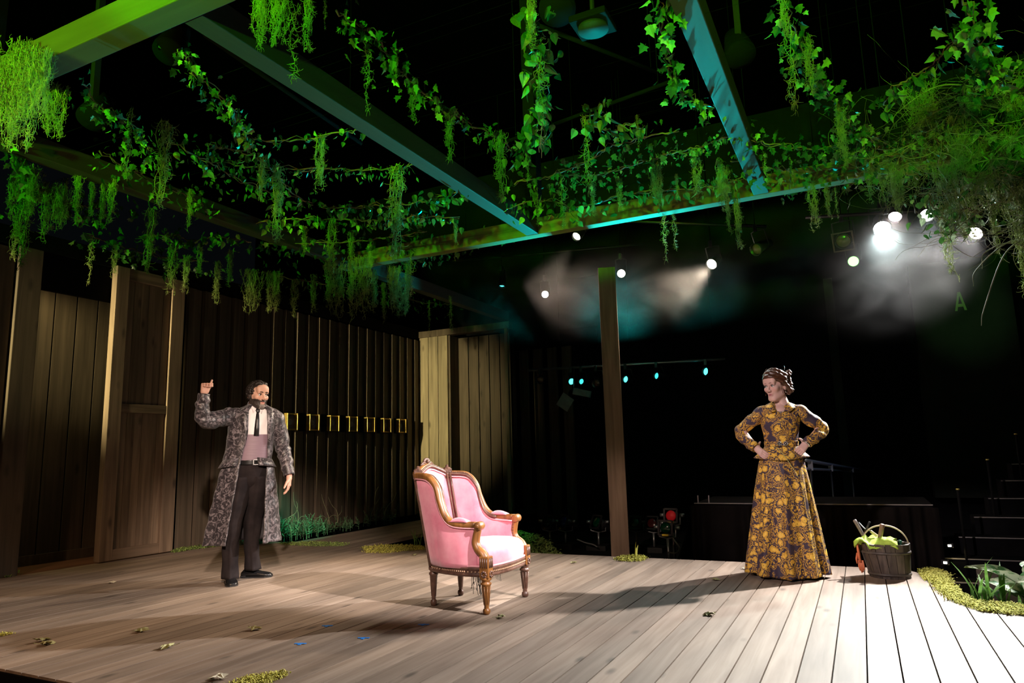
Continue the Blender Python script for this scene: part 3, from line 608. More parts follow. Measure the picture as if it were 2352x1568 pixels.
V('broad leaves hanging right of centre under the upper garland', [(1385, 255), (1340, 268), (1400, 290), (1440, 280), (1480, 300)], .10, 30, 'heart', .05, light=.4, seed=21)
V('ivy garland along the left end of the back beam', [(870, 605), (960, 588), (1040, 570), (1110, 540), (1180, 520)], .075, 40, 'ivy', .06, light=.15, seed=22, z=3.62)
V('ivy along the right end of the back beam', [(1780, 440), (1850, 425), (1930, 420), (2010, 400), (2080, 395)], .075, 46, 'ivy', .07, light=.15, seed=23, z=3.62)
V('dim tangle of ivy deep between front beam and left bank', [(230, 350), (300, 385), (360, 420), (420, 440), (470, 470)], .07, 50, 'ivy', .11, light=.1, seed=31)
V('dim tangle of ivy under the middle of the left bay', [(400, 330), (470, 360), (540, 400), (600, 430), (650, 450)], .07, 50, 'heart', .11, light=.1, seed=32)
V('dim ivy trailing behind the low broad-leaved garland', [(600, 560), (700, 555), (800, 550), (900, 540), (980, 530)], .08, 40, 'ivy', .11, light=.1, seed=33)
V('dim ivy trailing over the sliding door', [(100, 560), (190, 570), (280, 575), (380, 590), (480, 600)], .09, 34, 'ivy', .11, light=.1, seed=34)
V('dim ivy filling the bay right of the middle beam', [(1180, 420), (1260, 400), (1330, 370), (1400, 330), (1480, 310), (1560, 300)], .065, 44, 'ivy', .11, light=.1, seed=35)
V('dim ivy filling the bay by the right-hand beam', [(1680, 370), (1760, 380), (1840, 385), (1920, 380), (1990, 380)], .07, 50, 'ivy', .10, light=.1, seed=36)
# ---- hanging moss: (x, top, bottom, width class, zone)
ZN = {'F': 'at the left end of the front beam', 'T': 'at the top edge left of centre', 'L': 'along the bank over the doorway', 'W': 'over the boarded wall', 'M': 'between the left and middle beams',
      'C': 'on the slanting ivy garland', 'H': 'on the broad-leaved middle vine', 'B': 'along the back beam', 'U': 'under the back beam', 'R': 'on the vine right of the right-hand beam', 'S': 'in the bush at right'}
MOSS = [(48, 100, 310, 'w', 'F'), (85, 118, 300, 'w', 'F'), (128, 195, 325, 'w', 'F'), (600, -30, 125, 'w', 'T'), (645, -40, 118, 'w', 'T'), (678, 0, 200, 't', 'T'), (708, -30, 130, 'm', 'T'), (748, 0, 70, 't', 'T'),
  (60, 440, 640, 'm', 'L'), (112, 420, 560, 'm', 'L'), (150, 410, 520, 'm', 'L'), (185, 395, 520, 'm', 'L'), (215, 410, 500, 'm', 'L'), (262, 412, 530, 'm', 'L'), (30, 400, 520, 'm', 'L'),
  (80, 385, 500, 'w', 'L'), (140, 425, 540, 'w', 'L'), (240, 415, 520, 'm', 'L'), (40, 470, 600, 'm', 'L'), (500, 600, 700, 'm', 'W'), (430, 585, 675, 'm', 'W'), (630, 625, 720, 'w', 'W'), (770, 600, 735, 'w', 'W'), (830, 590, 725, 'w', 'W'), (880, 650, 745, 'm', 'W'), (925, 640, 730, 'w', 'W'),
  (300, 250, 415, 't', 'M'), (376, 280, 480, 'm', 'M'), (345, 480, 630, 'm', 'M'), (440, 435, 535, 'm', 'M'), (478, 330, 400, 't', 'M'), (600, 355, 465, 'm', 'M'), (640, 380, 560, 'm', 'M'), (735, 310, 450, 'm', 'M'), (700, 520, 590, 'm', 'M'), (762, 500, 640, 'm', 'M'), (908, 380, 600, 'm', 'M'), (805, 530, 620, 'm', 'M'), (1045, 505, 565, 'm', 'M'), (850, 560, 640, 'm', 'M'),
  (400, 560, 680, 'm', 'W'), (210, 545, 650, 't', 'W'), (265, 560, 640, 'm', 'W'), (460, 560, 640, 'm', 'W'), (530, 575, 660, 'm', 'W'), (580, 620, 725, 'w', 'W'), (675, 640, 740, 'm', 'W'), (720, 630, 720, 'm', 'W'), (805, 600, 745, 'm', 'W'), (860, 620, 720, 'm', 'W'), (905, 610, 720, 'w', 'W'), (940, 600, 700, 'm', 'W'), (985, 690, 760, 't', 'W'), (1035, 680, 765, 't', 'W'),
  (846, 90, 262, 't', 'C'), (908, 120, 190, 'm', 'C'), (945, 180, 295, 'm', 'C'), (1033, 250, 380, 'm', 'C'), (1150, 300, 470, 'm', 'C'),
  (1218, -10, 120, 'm', 'H'), (1235, 80, 350, 't', 'H'), (1210, 330, 420, 't', 'H'), (1345, 270, 450, 't', 'H'), (1462, 265, 345, 't', 'H'),
  (1232, 430, 520, 't', 'B'), (1290, 395, 525, 't', 'B'), (1360, 420, 500, 'm', 'B'), (1420, 410, 490, 'm', 'B'), (1505, 380, 480, 'w', 'B'), (1555, 400, 465, 'm', 'B'), (1597, 340, 465, 'm', 'B'), (1650, 365, 490, 'm', 'B'), (1665, 380, 500, 'm', 'B'), (1755, 345, 430, 't', 'B'), (1815, 360, 430, 't', 'B'),
  (1522, 492, 610, 't', 'U'), (1546, 490, 585, 't', 'U'), (1690, 455, 575, 'm', 'U'), (1668, 460, 545, 'm', 'U'), (945, 570, 680, 't', 'U'), (1862, 410, 535, 'm', 'U'), (1895, 425, 510, 'm', 'U'), (1918, 430, 500, 't', 'U'), (1045, 545, 600, 't', 'U'),
  (1795, -20, 100, 'm', 'R'), (1808, 60, 270, 't', 'R'), (1850, 80, 230, 'm', 'R'), (1925, 230, 370, 'm', 'R'), (1935, 300, 390, 'm', 'R'),
  (1990, 340, 470, 'm', 'S'), (2030, 340, 480, 'w', 'S'), (2055, 390, 500, 'w', 'S'), (2110, 190, 380, 'w', 'S'), (2135, 250, 420, 'w', 'S'), (2085, 330, 440, 'w', 'S'), (2195, 270, 420, 'w', 'S'), (2245, 330, 500, 'w', 'S'), (2300, 360, 520, 'w', 'S'), (2340, 420, 600, 'w', 'S'), (2165, 470, 650, 'm', 'S'), (2255, 120, 230, 'm', 'S'), (2342, 500, 690, 'm', 'S'), (2210, 440, 560, 'w', 'S'), (2170, 380, 520, 'w', 'S'), (2320, 230, 380, 'w', 'S'), (2280, 470, 600, 'm', 'S')]
BUSH_Y = 6.35
mrd = random.Random(5); WIRES = []
BX = [-7.45, -5.55, -3.01, -.625, 2.4]
byz = {}
for q in MOSS: byz.setdefault(q[4], []).append(q)
for z_, qs in byz.items():
    qs.sort(key=lambda q: (q[0], q[1]))
    for k, (px, yt, yb, wc, zn) in enumerate(qs):
        if zn == 'F': top = at_y(px, yt, 2.10 if yt < 150 else 2.42)
        elif zn == 'S': top = at_y(px, yt, BUSH_Y + mrd.uniform(-.5, .5))
        elif zn in 'U': top = at_y(px, yt, 6.62) if px not in (1522, 1546) else at_y(px, yt-10, 6.82)
        elif zn == 'B': top = at_z(px, yt, 3.50)
        else: top = at_z(px, yt, 3.44)
        if top.x < WX+.15: top = at_x(px, yt, WX+.2)
        if zn in 'LMWCHBR':
            ka = max(i for i in range(5) if BX[i] <= top.x or i == 0); WIRES.append((top.y, top.z+.002, BX[ka], BX[min(ka+1, 4)]))
        dpt = depth_of(top); Lm = (yb-yt)*dpt/FPX*1.02
        me = mrd.choice({'t': moss_thin, 'm': moss_mid, 'w': moss_wide}[wc])
        o = inst('hanging_moss', me, None, top, (0, 0, mrd.uniform(0, 6.28)), (Lm*mrd.uniform(.9, 1.1), Lm*mrd.uniform(.9, 1.1), Lm))
        wd = {'t': 'thin', 'm': 'shaggy', 'w': 'thick'}[wc]
        o_ = ords[k] if k < len(ords) else '%dth' % (k+1)
        tag(o, f'{wd} green moss strand {ZN[zn]}, {o_} from left there', 'moss', 'moss hanging from the pergola')
nw = tag(empty('vine_wires', (0, 0, 0)), 'thin dark wires strung between the pergola beams, holding moss', 'wires')
for (ya, za, xa, xb) in WIRES: MB().tube([(xa, ya, za), (xb, ya, za)], .0007, 3).build('wire', m_black, nw)
# big moss heap folded over the end of the front beam
o = inst('hanging_moss', moss_wide[0], None, (at_y(66, 128, 2.12)), (0, 0, 1), (.48, .40, .62))
for hx, hy, hs in ((30, 150, .5), (95, 112, .42), (60, 100, .5)): tag(inst('hanging_moss', moss_wide[1], None, at_y(hx, hy, 2.08), (0, 0, hx), (hs*.8, hs*.6, hs)), {30: 'bright moss fall on the front beam nearest the left edge', 95: 'bright moss fall at the right side of the front beam heap', 60: 'bright moss fall in the middle of the front beam heap'}[hx], 'moss', 'moss hanging from the pergola')
tag(o, 'densest moss heap folded over the front beam at the left edge', 'moss', 'moss hanging from the pergola')
# ---- bush at the upper right: curly twigs, large leaves
twigs = MB(); trd = random.Random(11)
for k in range(620):
    px = min(2420, max(1985, trd.gauss(2235, 110))); py = trd.uniform(170, 540) if px > 2200 else (trd.uniform(200, 470) if px > 2100 else trd.uniform(300, 430))
    p = at_y(px, py, BUSH_Y + trd.uniform(-.7, .6)); az = trd.uniform(0, 6.28); d = Vector((math.cos(az), .5*math.sin(az), trd.uniform(-.5, .5))).normalized()
    q = [p]; c1, c2 = trd.uniform(-.5, .5), trd.uniform(-.6, .3); l = trd.uniform(.02, .055)
    for j in range(14):
        q.append(q[-1] + d*l); d = (Matrix.Rotation(.6*c1 + trd.uniform(-.25, .25), 3, 'Y') @ (Matrix.Rotation(trd.uniform(-.2, .2), 3, 'Z') @ d) + Vector((0, 0, .06*c2))).normalized()
    thin_tube(twigs, q, .0018 if k % 5 else .0034, .0008, 3)
for px, py, dx, dy in ((2352, 560, -110, 60), (2352, 470, -160, 60), (2300, 540, -40, 170), (2352, 300, -120, 120), (2250, 250, -150, 40), (2352, 610, -90, -30), (2200, 200, -140, 60), (2352, 380, -200, 40)):
    Y = BUSH_Y - .3; a = at_y(px+60, py, Y); b = at_y(px+dx, py+dy, Y); m = (a+b)/2 + Vector((0, 0, .12))
    thin_tube(twigs, cat_rom([a, m, b, b + Vector((-.03, 0, -.12))], 7), .007, .002, 5)
o = twigs.build('twig_tangle', m_twig_pale, None, True); tag(o, 'tangle of pale curly twigs filling the bush at upper right', 'twigs', kind='stuff')
for k, (lab, pts, sz, nn, kd, vr) in enumerate((('large variegated leaves in the heart of the right-hand bush', [(2240, 210), (2260, 250), (2255, 300), (2270, 340), (2250, 370)], .15, 60, 'heart', .3), ('leaves at the right edge of the right-hand bush', [(2352, 170), (2320, 220), (2330, 300), (2345, 370), (2330, 430)], .12, 60, 'ivy', .5),
        ('small pale-edged leaves at the left of the right-hand bush', [(1985, 300), (2010, 330), (2045, 350), (2090, 330), (2130, 300), (2160, 330)], .06, 110, 'ivy', .5), ('leaves low in the right-hand bush over the white lamp', [(2130, 440), (2150, 480), (2180, 500), (2220, 470), (2260, 500)], .085, 70, 'heart', .4), ('leaf spray across the middle of the right-hand bush', [(2080, 400), (2150, 390), (2220, 400), (2300, 390), (2352, 410)], .07, 90, 'slim', .35))):
    V(lab, pts, sz, nn, kd, .12, plane=BUSH_Y-.05*k, light=.2, var=vr, seed=40+k)
# ---- ground plants
def blade_clump(name, loc, n, h, mat, label, cat, seed, wid=.012, lean=.5, group=None):
    rd = random.Random(seed); t = tag(empty(name, loc), label, cat, group)
    for k in range(n):
        az = rd.uniform(0, 6.28); l = h*rd.uniform(.5, 1.1); le = lean*rd.uniform(.3, 1.2); bx = Vector((rd.uniform(-.05, .05), rd.uniform(-.05, .05), 0)); mb = MB(); vs = []
        for j in range(7):
            u = j/6; p = bx + Vector((math.cos(az)*le*l*u*u, math.sin(az)*le*l*u*u, l*(u-.28*le*u*u))); w_ = wid*(1-u)**.6*(.5+u) if u < 1 else 0
            s = Vector((-math.sin(az), math.cos(az), 0))*w_; vs += [p-s, p + Vector((0, 0, -.15*w_)), p+s]
        mb.add(vs, [f for j in range(6) for f in ((j*3, j*3+1, j*3+4, j*3+3), (j*3+1, j*3+2, j*3+5, j*3+4))]).build('blade', mat, t, True)
    return t
m_grass = M('grass blade', (.10, .24, .05), (.22, .40, .10), rough=.45, scale=9, rnd=.2, trans=.2)
m_fern = M('fern frond', (.10, .24, .12), (.20, .38, .18), rough=.6, scale=12, rnd=.2)
def fern(loc, n, h, w_, label, seed):
    rd = random.Random(seed); t = tag(empty('fern_bush', loc), label, 'fern', 'ferns along the boarded wall')
    for k in range(n):
        x, y = rd.uniform(-.22, .22), rd.uniform(-w_, w_); az = rd.uniform(0, 6.28); l = h*rd.uniform(.6, 1.1); mb = MB()
        path = [Vector((x + math.cos(az)*.25*l*u*u, y + math.sin(az)*.25*l*u*u, l*(u-.15*u*u))) for u in [j/9 for j in range(10)]]
        mb.tube(path, .003, 3, False)
        for j in range(2, 10):
            for s in (-1, 1):
                for r_ in range(2):
                    a2 = az + s*1.3 + rd.uniform(-.5, .5); ll = .07*(1.15-j/10)*rd.uniform(.7, 1.3); p = path[j]; d = Vector((math.cos(a2), math.sin(a2), rd.uniform(-.2, .7)))*ll; sd = Vector((-math.sin(a2), math.cos(a2), 0))*ll*.2
                    mb.add([p, p+d*.5+sd, p+d, p+d*.5-sd], [(0, 1, 2, 3)])
        mb.build('frond', m_fern, t)
    for k in range(4):
        y = rd.uniform(-w_, w_); q = [Vector((0, y, h*.5))]; d = Vector((0, rd.uniform(-.4, .4), 1)).normalized(); c = rd.uniform(-.5, .5)
        for j in range(12): q.append(q[-1] + d*.04); d = (Matrix.Rotation(c*(1 if j < 6 else -1.2) + rd.uniform(-.2, .2), 3, 'X') @ d).normalized()
        thin_tube_mb = MB(); thin_tube(thin_tube_mb, q, .006, .002, 5); thin_tube_mb.build('tendril', m_twig_pale, t, True)
    return t
fern((-7.02, 6.75, -.02), 50, .36, .34, 'teal-lit ferny bush behind the man, first from left', 3)
fern((-6.98, 7.4, -.02), 50, .34, .34, 'teal-lit ferny bush along the wall, second from the man', 4)
fern((-7.05, 8.2, -.02), 34, .22, .40, 'low ferny tuft trailing along the walkway, third from the man', 5)
fern((-7.15, 9.4, -.06), 12, .34, .2, 'dark upright fern against the boards left of the armchair', 6)
fern((-6.95, 10.6, -.06), 16, .6, .2, 'tall mossy fern in the wall corner behind the armchair', 7)
fern((-5.0, 8.6, GZ), 14, .42, .4, 'dark fern beyond the armchair arm, by the floor lamps', 8)
def moss_patch(name, poly, label, mat, n, hgt, seed, z=0.0, group='moss patches on the deck', mound=0.0):
    """poly: outline on the floor; a low cushion with many short curled tufts"""
    rd = random.Random(seed); cx_ = sum(p[0] for p in poly)/len(poly); cy_ = sum(p[1] for p in poly)/len(poly)
    xs = [p[0] for p in poly]; ys = [p[1] for p in poly]; mb = MB()
    def inside(x, y):
        c = False; j = len(poly)-1
        for i in range(len(poly)):
            (xi, yi), (xj, yj) = poly[i], poly[j]
            if (yi > y) != (yj > y) and x < (xj-xi)*(y-yi)/(yj-yi)+xi: c = not c
            j = i
        return c
    def top(x, y): return mound*max(0, 1-((x-cx_)**2+(y-cy_)**2)/max(.01, ((max(xs)-min(xs))/2)**2)) if mound else 0
    k = 0; tries = 0
    while k < n and tries < n*8:
        tries += 1; x, y = rd.uniform(min(xs), max(xs)), rd.uniform(min(ys), max(ys))
        if not inside(x + rd.gauss(0, .02), y + rd.gauss(0, .02)): continue
        k += 1; zb = top(x, y); az = rd.uniform(0, 6.28); l = hgt*rd.uniform(.5, 1.5); d = Vector((math.cos(az), math.sin(az), rd.uniform(.15, .9)))*l; p = Vector((x-cx_, y-cy_, zb+.002)); s = Vector((-math.sin(az), math.cos(az), .2))*l*.15
        m_ = p + d*.55 + Vector((0, 0, l*.15)); e = p + d + Vector((0, 0, -l*.2))
        mb.add([p-s, p+s, m_+s*.9, m_-s*.9, e], [(0, 1, 2, 3), (3, 2, 4)])
    o = mb.build(name, mat, None, False, loc=(cx_, cy_, z)); tag(o, label, 'moss', group); return o
m_ymoss = M('yellow moss', (.36, .36, .05), (.55, .52, .11), rough=.9, scale=18)
m_gmoss = M('green moss', (.14, .22, .05), (.26, .34, .08), rough=.9, scale=18)
F = lambda *pp: [tuple(at_z(x, y, 0)[:2]) for x, y in pp]
moss_patch('moss_patch', F((832, 1256), (870, 1252), (950, 1252), (985, 1256), (985, 1262), (930, 1266), (880, 1271), (840, 1270)), 'yellow moss patch on the deck left of the armchair', m_ymoss, 2700, 0.020, 1)
moss_patch('moss_patch', F((640, 1247), (720, 1243), (800, 1248), (790, 1254), (720, 1255), (650, 1252)), 'dim green moss strip at the walkway edge behind the man', m_gmoss, 1620, 0.020, 2)
moss_patch('moss_patch', F((396, 1266), (430, 1256), (525, 1244), (525, 1252), (440, 1262), (398, 1270)), 'green moss along the foot of the wall beside the door', m_gmoss, 1300, .04, 3)
moss_patch('moss_patch', F((1413, 1283), (1430, 1277), (1462, 1276), (1484, 1281), (1478, 1288), (1440, 1290), (1420, 1288)), 'bright yellow-green moss cushion at the foot of the timber post', m_ymoss, 1440, 0.022, 4)
rim = [(2112, 1310), (2140, 1306), (2165, 1315), (2178, 1335), (2195, 1358), (2230, 1380), (2290, 1385), (2360, 1393), (2420, 1405), (2420, 1420), (2330, 1412), (2260, 1404), (2205, 1386), (2165, 1362), (2145, 1338), (2115, 1324)]
moss_patch('moss_patch', F(*rim), 'long yellow moss border along the cut edge of the deck at right', m_ymoss, 14000, .020, 5)
moss_patch('moss_patch', F((520, 1580), (560, 1556), (600, 1552), (655, 1543), (660, 1550), (610, 1575), (570, 1590)), 'yellow moss scraps at the bottom edge of the deck', m_ymoss, 1600, .016, 6)
moss_patch('moss_patch', F((0, 1325), (0, 1316), (20, 1312), (34, 1316), (30, 1322), (10, 1328)), 'dark green moss at the foot of the doorway jamb', m_gmoss, 260, .035, 7)
moss_patch('moss_patch', F((-12, 1460), (0, 1455), (28, 1453), (24, 1458), (0, 1462)), 'tiny yellow moss scrap at the left edge of the deck', m_ymoss, 200, .014, 8)
gq = [(-4.6, 6.98), (-3.2, 6.98), (-3.0, 7.3), (-3.6, 7.9), (-4.6, 8.0), (-5.2, 7.4)]
moss_patch('moss_mound', gq, 'green mossy mound behind the deck beyond the armchair', m_gmoss, 6500, .05, 9, GZ+.03, 'moss mounds behind the deck', .40)
mdm = MB(); mr_ = []
for i in range(7):
    u = i/6; mr_.append([(math.cos(a)*.85*math.cos(u*1.5), math.sin(a)*.5*math.cos(u*1.5), .40*math.sin(u*1.5)) for a in [6.283*j/24 for j in range(24)]])
o = mdm.rings(mr_).build('earth_core', m_gmoss, None, True); MM = bpy.data.objects['moss_mound']; o.parent = MM; o.location = (-4.1-MM.location.x, 7.45-MM.location.y, GZ+.002-MM.location.z)
blade_clump('grass_tuft', tuple(at_z(955, 1252)), 9, .26, m_grass, 'wispy grass tuft beside the yellow moss left of the armchair', 'grass', 21, .007, .9)
blade_clump('grass_tuft', tuple(at_y(1452, 1276, 6.8)), 3, .16, m_ymoss, 'small yellow sprig against the timber post', 'grass', 22, .014, .2)
for k, (px, py, n, h, lab) in enumerate(((2205, 1395, 9, .40, 'green strappy grass clump inside the moss border, leftmost'), (2245, 1395, 9, .45, 'green strappy grass clump beside the variegated plant'), (2290, 1400, 6, .34, 'short strappy grass clump under the variegated leaves'))):
    q = at_z(px, py, -.05); q.z = -.12; q.x += .12; q.y += .15; blade_clump('grass_clump', q, n, h, m_grass, lab, 'grass', 30+k, .016, .7, 'grass clumps right of the deck')
# variegated plant with big leaves beyond the deck edge
m_host = M('hosta leaf', (.06, .17, .05), (.50, .52, .36), rough=.4, scale=9, stretch=(3, 1, 1), lo=.44, hi=.54, rnd=.1, trans=.15)
def big_leaf(L, W):
    mb = MB(); n = 10; rows = []
    for i in range(n+1):
        u = i/n; wv = W*math.sin(math.pi*min(1, u**.75))*(1-.15*u) + .002; y = L*u; z = L*(.30*u-.55*u*u)
        rows.append([(-wv, y, z+wv*.25), (-wv*.5, y, z+.02*L*math.sin(u*20)), (0, y, z-.015), (wv*.5, y, z+.02*L*math.sin(u*20+1)), (wv, y, z+wv*.25)])
    return mb.rings(rows, False, False).mesh('big leaf', m_host, True)
bl = [big_leaf(.42, .085), big_leaf(.34, .075)]
q = at_z(2325, 1385, 0); pl = tag(empty('variegated_plant', (q.x+.18, q.y+.35, GZ+.01)), 'big-leaved variegated plant beyond the deck edge at lower right', 'plant')
hr_ = random.Random(9)
for k in range(20):
    az = R(-150 + 24*k + hr_.uniform(-10, 10)); inst('leaf', bl[k % 2], pl, (hr_.uniform(-.06, .06), hr_.uniform(-.06, .06), .16 + .016*k), (R(hr_.uniform(0, 40)), R(hr_.uniform(-25, 25)), az), hr_.uniform(.75, 1.0))
MB().tube([(0, 0, 0), (0, 0, .5)], .02, 6).build('stem', m_twig, pl)
kb = [at_z(2172, 1318, -.06), at_z(2275, 1362, -.06), at_z(2420, 1395, -.06)]
mb = MB()
for a, b in zip(kb, kb[1:]):
    a = a + Vector((.28, .28, 0)); b = b + Vector((.28, .28, 0)); d = (b-a); nrm = Vector((-d.y, d.x, 0)).normalized()*.03
    mb.add([(*(a-nrm)[:2], GZ), (*(b-nrm)[:2], GZ), (*(b+nrm)[:2], GZ), (*(a+nrm)[:2], GZ), (*(a-nrm)[:2], -.03), (*(b-nrm)[:2], -.03), (*(b+nrm)[:2], -.03), (*(a+nrm)[:2], -.03)], [(0,3,2,1),(4,5,6,7),(0,1,5,4),(1,2,6,5),(2,3,7,6),(3,0,4,7)])
tag(mb.build('planter_kerb', wood('kerb wood', (.08, .07, .06), (.16, .14, .12), 'x', 1, .7, False, 0)), 'dark board kerb behind the plants at the foot of the stairs', 'kerb')
# ---- fallen leaves and tape marks on the deck
m_dry = M('dry leaf', (.20, .22, .08), (.48, .48, .26), rough=.7, scale=26, rnd=.15)
m_drypale = M('pale dry leaf', (.45, .42, .32), (.62, .60, .48), rough=.7, scale=26)
def crumpled(seed, mat):
    rd = random.Random(seed); lobes = [(0, -.5), (.35, -.3), (.9, -.45), (.5, -.02), (.95, .4), (.4, .35), (.25, .75), (0, 1.0), (-.25, .7), (-.45, .35), (-.95, .45), (-.5, 0), (-.9, -.4), (-.35, -.32)]
    mb = MB(); vs = [(0, .1, .32)] + [(x*.5, y*.5, max(.01, .18+.26*rd.uniform(-.7, 1))) for x, y in lobes] + [(x, y, max(.01, rd.uniform(-.05, .36))) for x, y in lobes]; n = len(lobes); fs = []
    for i in range(n):
        j = (i+1) % n; fs += [(0, 1+i, 1+j), (1+i, 1+n+i, 1+n+j, 1+j)]
    mb.add(vs, fs); mb.tube([(0, -.45, .1), (.05, -.8, .12), (.1, -1.15, .2)], .03, 4); return mb.mesh('fallen leaf', mat)
dl = [crumpled(s, m_dry) for s in range(4)] + [crumpled(9, m_drypale)]
for k, (px, py, s, me, lab) in enumerate(((95, 1473, .062, 0, 'brown fallen leaf at lower left, upper of a touching pair'), (104, 1481, .066, 1, 'greenish fallen leaf at lower left, lower of a touching pair'), (257, 1339, .045, 4, 'pale leaf scrap on the deck near the sliding door'), (325, 1450, .064, 2, 'brown fallen leaf on the left part of the deck, alone'), (386, 1488, .066, 3, 'curled green-white fallen leaf left of the front moss'), (584, 1446, .062, 0, 'pale green fallen leaf in front of the man'), (500, 1560, .066, 4, 'whitish crumpled leaf at the bottom edge beside the moss'), (1148, 1419, .05, 3, 'small fallen leaf in front of the armchair leg'), (1318, 1293, .045, 1, 'dark fallen leaf on the deck right of the armchair'), (1643, 1332, .05, 2, 'fallen leaf on the deck left of the woman'), (1630, 1414, .06, 1, 'green fallen leaf lying in the woman\'s shadow'), (1709, 1307, .045, 4, 'pale leaf beside the hem of the long dress'), (952, 1276, .045, 0, 'yellow fallen leaf just left of the armchair back'))):
    q = at_z(px, py, 0.0); q.z = .004; tag(inst('fallen_leaf', dl[me], None, q, (R(mrd.uniform(-8, 8)), R(mrd.uniform(-8, 8)), mrd.uniform(0, 6.28)), s*.82), lab, 'leaf', 'leaves fallen on the deck')
m_blue = M('blue tape', (.02, .22, .75), rough=.5)
for px, py, lab in ((690, 1478, 'blue tape mark on the deck, nearest the bottom edge'), (752, 1437, 'blue tape mark on the deck, farthest of four'), (835, 1465, 'blue tape mark at the rim of the armchair shadow'), (973, 1434, 'blue tape mark inside the armchair shadow')):
    q = at_z(px, py, 0); mb = MB().box((-.035, -.009, 0), (.035, .009, .0015), Matrix.Rotation(R(20), 4, 'Z')); mb.box((-.009, -.03, .0), (.009, .012, .0018), Matrix.Rotation(R(20), 4, 'Z'))
    tag(mb.build('tape_mark', m_blue, None, loc=(q.x, q.y, .0008)), lab, 'tape', 'blue tape marks')
# ================================================================= ARMCHAIR
m_cwood = wood('carved walnut', (.13, .05, .014), (.34, .14, .034), 'z', 1.4, .38, False, 0, .05)
m_cdark = M('dark carved wood', (.07, .032, .022), (.15, .075, .05), rough=.38, scale=22)
m_pink = M('pink velvet', (.72, .19, .27), (.86, .36, .42), rough=.75, scale=7, sheen=.4, lo=.3, hi=.75)
m_pipe = M('pink piping', (.80, .36, .40), rough=.7)
ch = tag(empty('armchair', (-2.56, 4.51, 0)), 'pink velvet wing armchair with carved wooden frame at centre stage', 'armchair')
half = [(.170, -.285, .570, 0), (.06, -.296, .572, 0), (-.025, -.295, .586, .05), (-.078, -.290, .635, .1), (-.108, -.282, .725, .2), (-.126, -.272, .825, .32), (-.165, -.252, .892, .6), (-.255, -.190, .905, 1), (-.280, -.10, .938, 1), (-.288, 0, .965, 1)]
full = half + [(u, -v, z, l) for u, v, z, l in half[-2::-1]]
cu = cat_rom([(u, v, z) for u, v, z, l in full], 6); le = cat_rom([(l, 0, 0) for u, v, z, l in full], 6)
ns = len(cu)
def spos(i, z): 
    p = cu[i]; return Vector((p.x - .125*le[i].x*max(0, z-.28)/.65, p.y*(1 + .10*le[i].x*max(0, z-.28)/.65), z))
def snorm(i):
    a, b = cu[max(i-1, 0)], cu[min(i+1, ns-1)]; t = Vector((b.x-a.x, b.y-a.y, 0)).normalized(); return Vector((-t.y, t.x, 0))
ic = [7*6, (len(full)-1-7)*6]
for nm, a, b in (('left_panel', 0, ic[0]), ('back_panel', ic[0], ic[1]), ('right_panel', ic[1], ns-1)):
    rs = []
    for i in range(a, b+1):
        n_ = snorm(i); zt = cu[i].z - .012; zb = .285; e = min((i-a), (b-i))/max(1, (b-a)/2); out = []
        K = 9
        for k in range(K+1):
            z = zb + (zt-zb)*k/K; out.append(spos(i, z) + n_*(.012 + .010*math.sin(math.pi*k/K)*min(1, e*3)))
        for k in range(K, -1, -1):
            z = zb + (zt-zb)*k/K; out.append(spos(i, z) - n_*(.024 + .030*math.sin(math.pi*min(1, k/K*1.0))**.6*min(1, e*3)))
        rs.append(out)
    MB().rings(rs).build(nm, m_pink, ch, True)
    MB().tube([spos(i, cu[i].z-.020) + snorm(i)*.020 for i in range(a, b+1, 2)], .0065, 6).build('piping', m_pipe, ch, True)
    MB().tube([spos(i, cu[i].z-.022) - snorm(i)*.032 for i in range(a, b+1, 2)], .0065, 6).build('piping', m_pipe, ch, True)
rs = []
for i in range(ns):
    n_ = snorm(i); p = spos(i, cu[i].z); a, b = spos(max(i-1, 0), cu[max(i-1, 0)].z), spos(min(i+1, ns-1), cu[min(i+1, ns-1)].z); t = (b-a).normalized(); up = n_.cross(t).normalized()
    if up.z < 0 and abs(up.z) > .02: up = -up
    W_, T_ = .029, .024; ring = []
    for k in range(12):
        an = 2*math.pi*k/12; c, s = math.cos(an), math.sin(an); ring.append(p + n_*(W_*math.copysign(abs(c)**.55, c)*.9) + up*(T_*math.copysign(abs(s)**.55, s)))
    rs.append(ring)
MB().rings(rs).build('top_rail', m_cwood, ch, True)
bd_ = MB()
for i in range(10, ns-10):
    for h_ in (0, .5):
        j = min(i+1, ns-1); p = spos(i, cu[i].z).lerp(spos(j, cu[j].z), h_) - snorm(i)*.034; bd_.ball(p + Vector((0, 0, .012)), .0068, 6, 4)
bd_.build('bead_trim', m_cdark, ch, True)
MB().tube([spos(i, cu[i].z) - snorm(i)*.034 + Vector((0, 0, .0)) for i in range(8, ns-8, 2)], .011, 6).build('inner_moulding', m_cdark, ch, True)
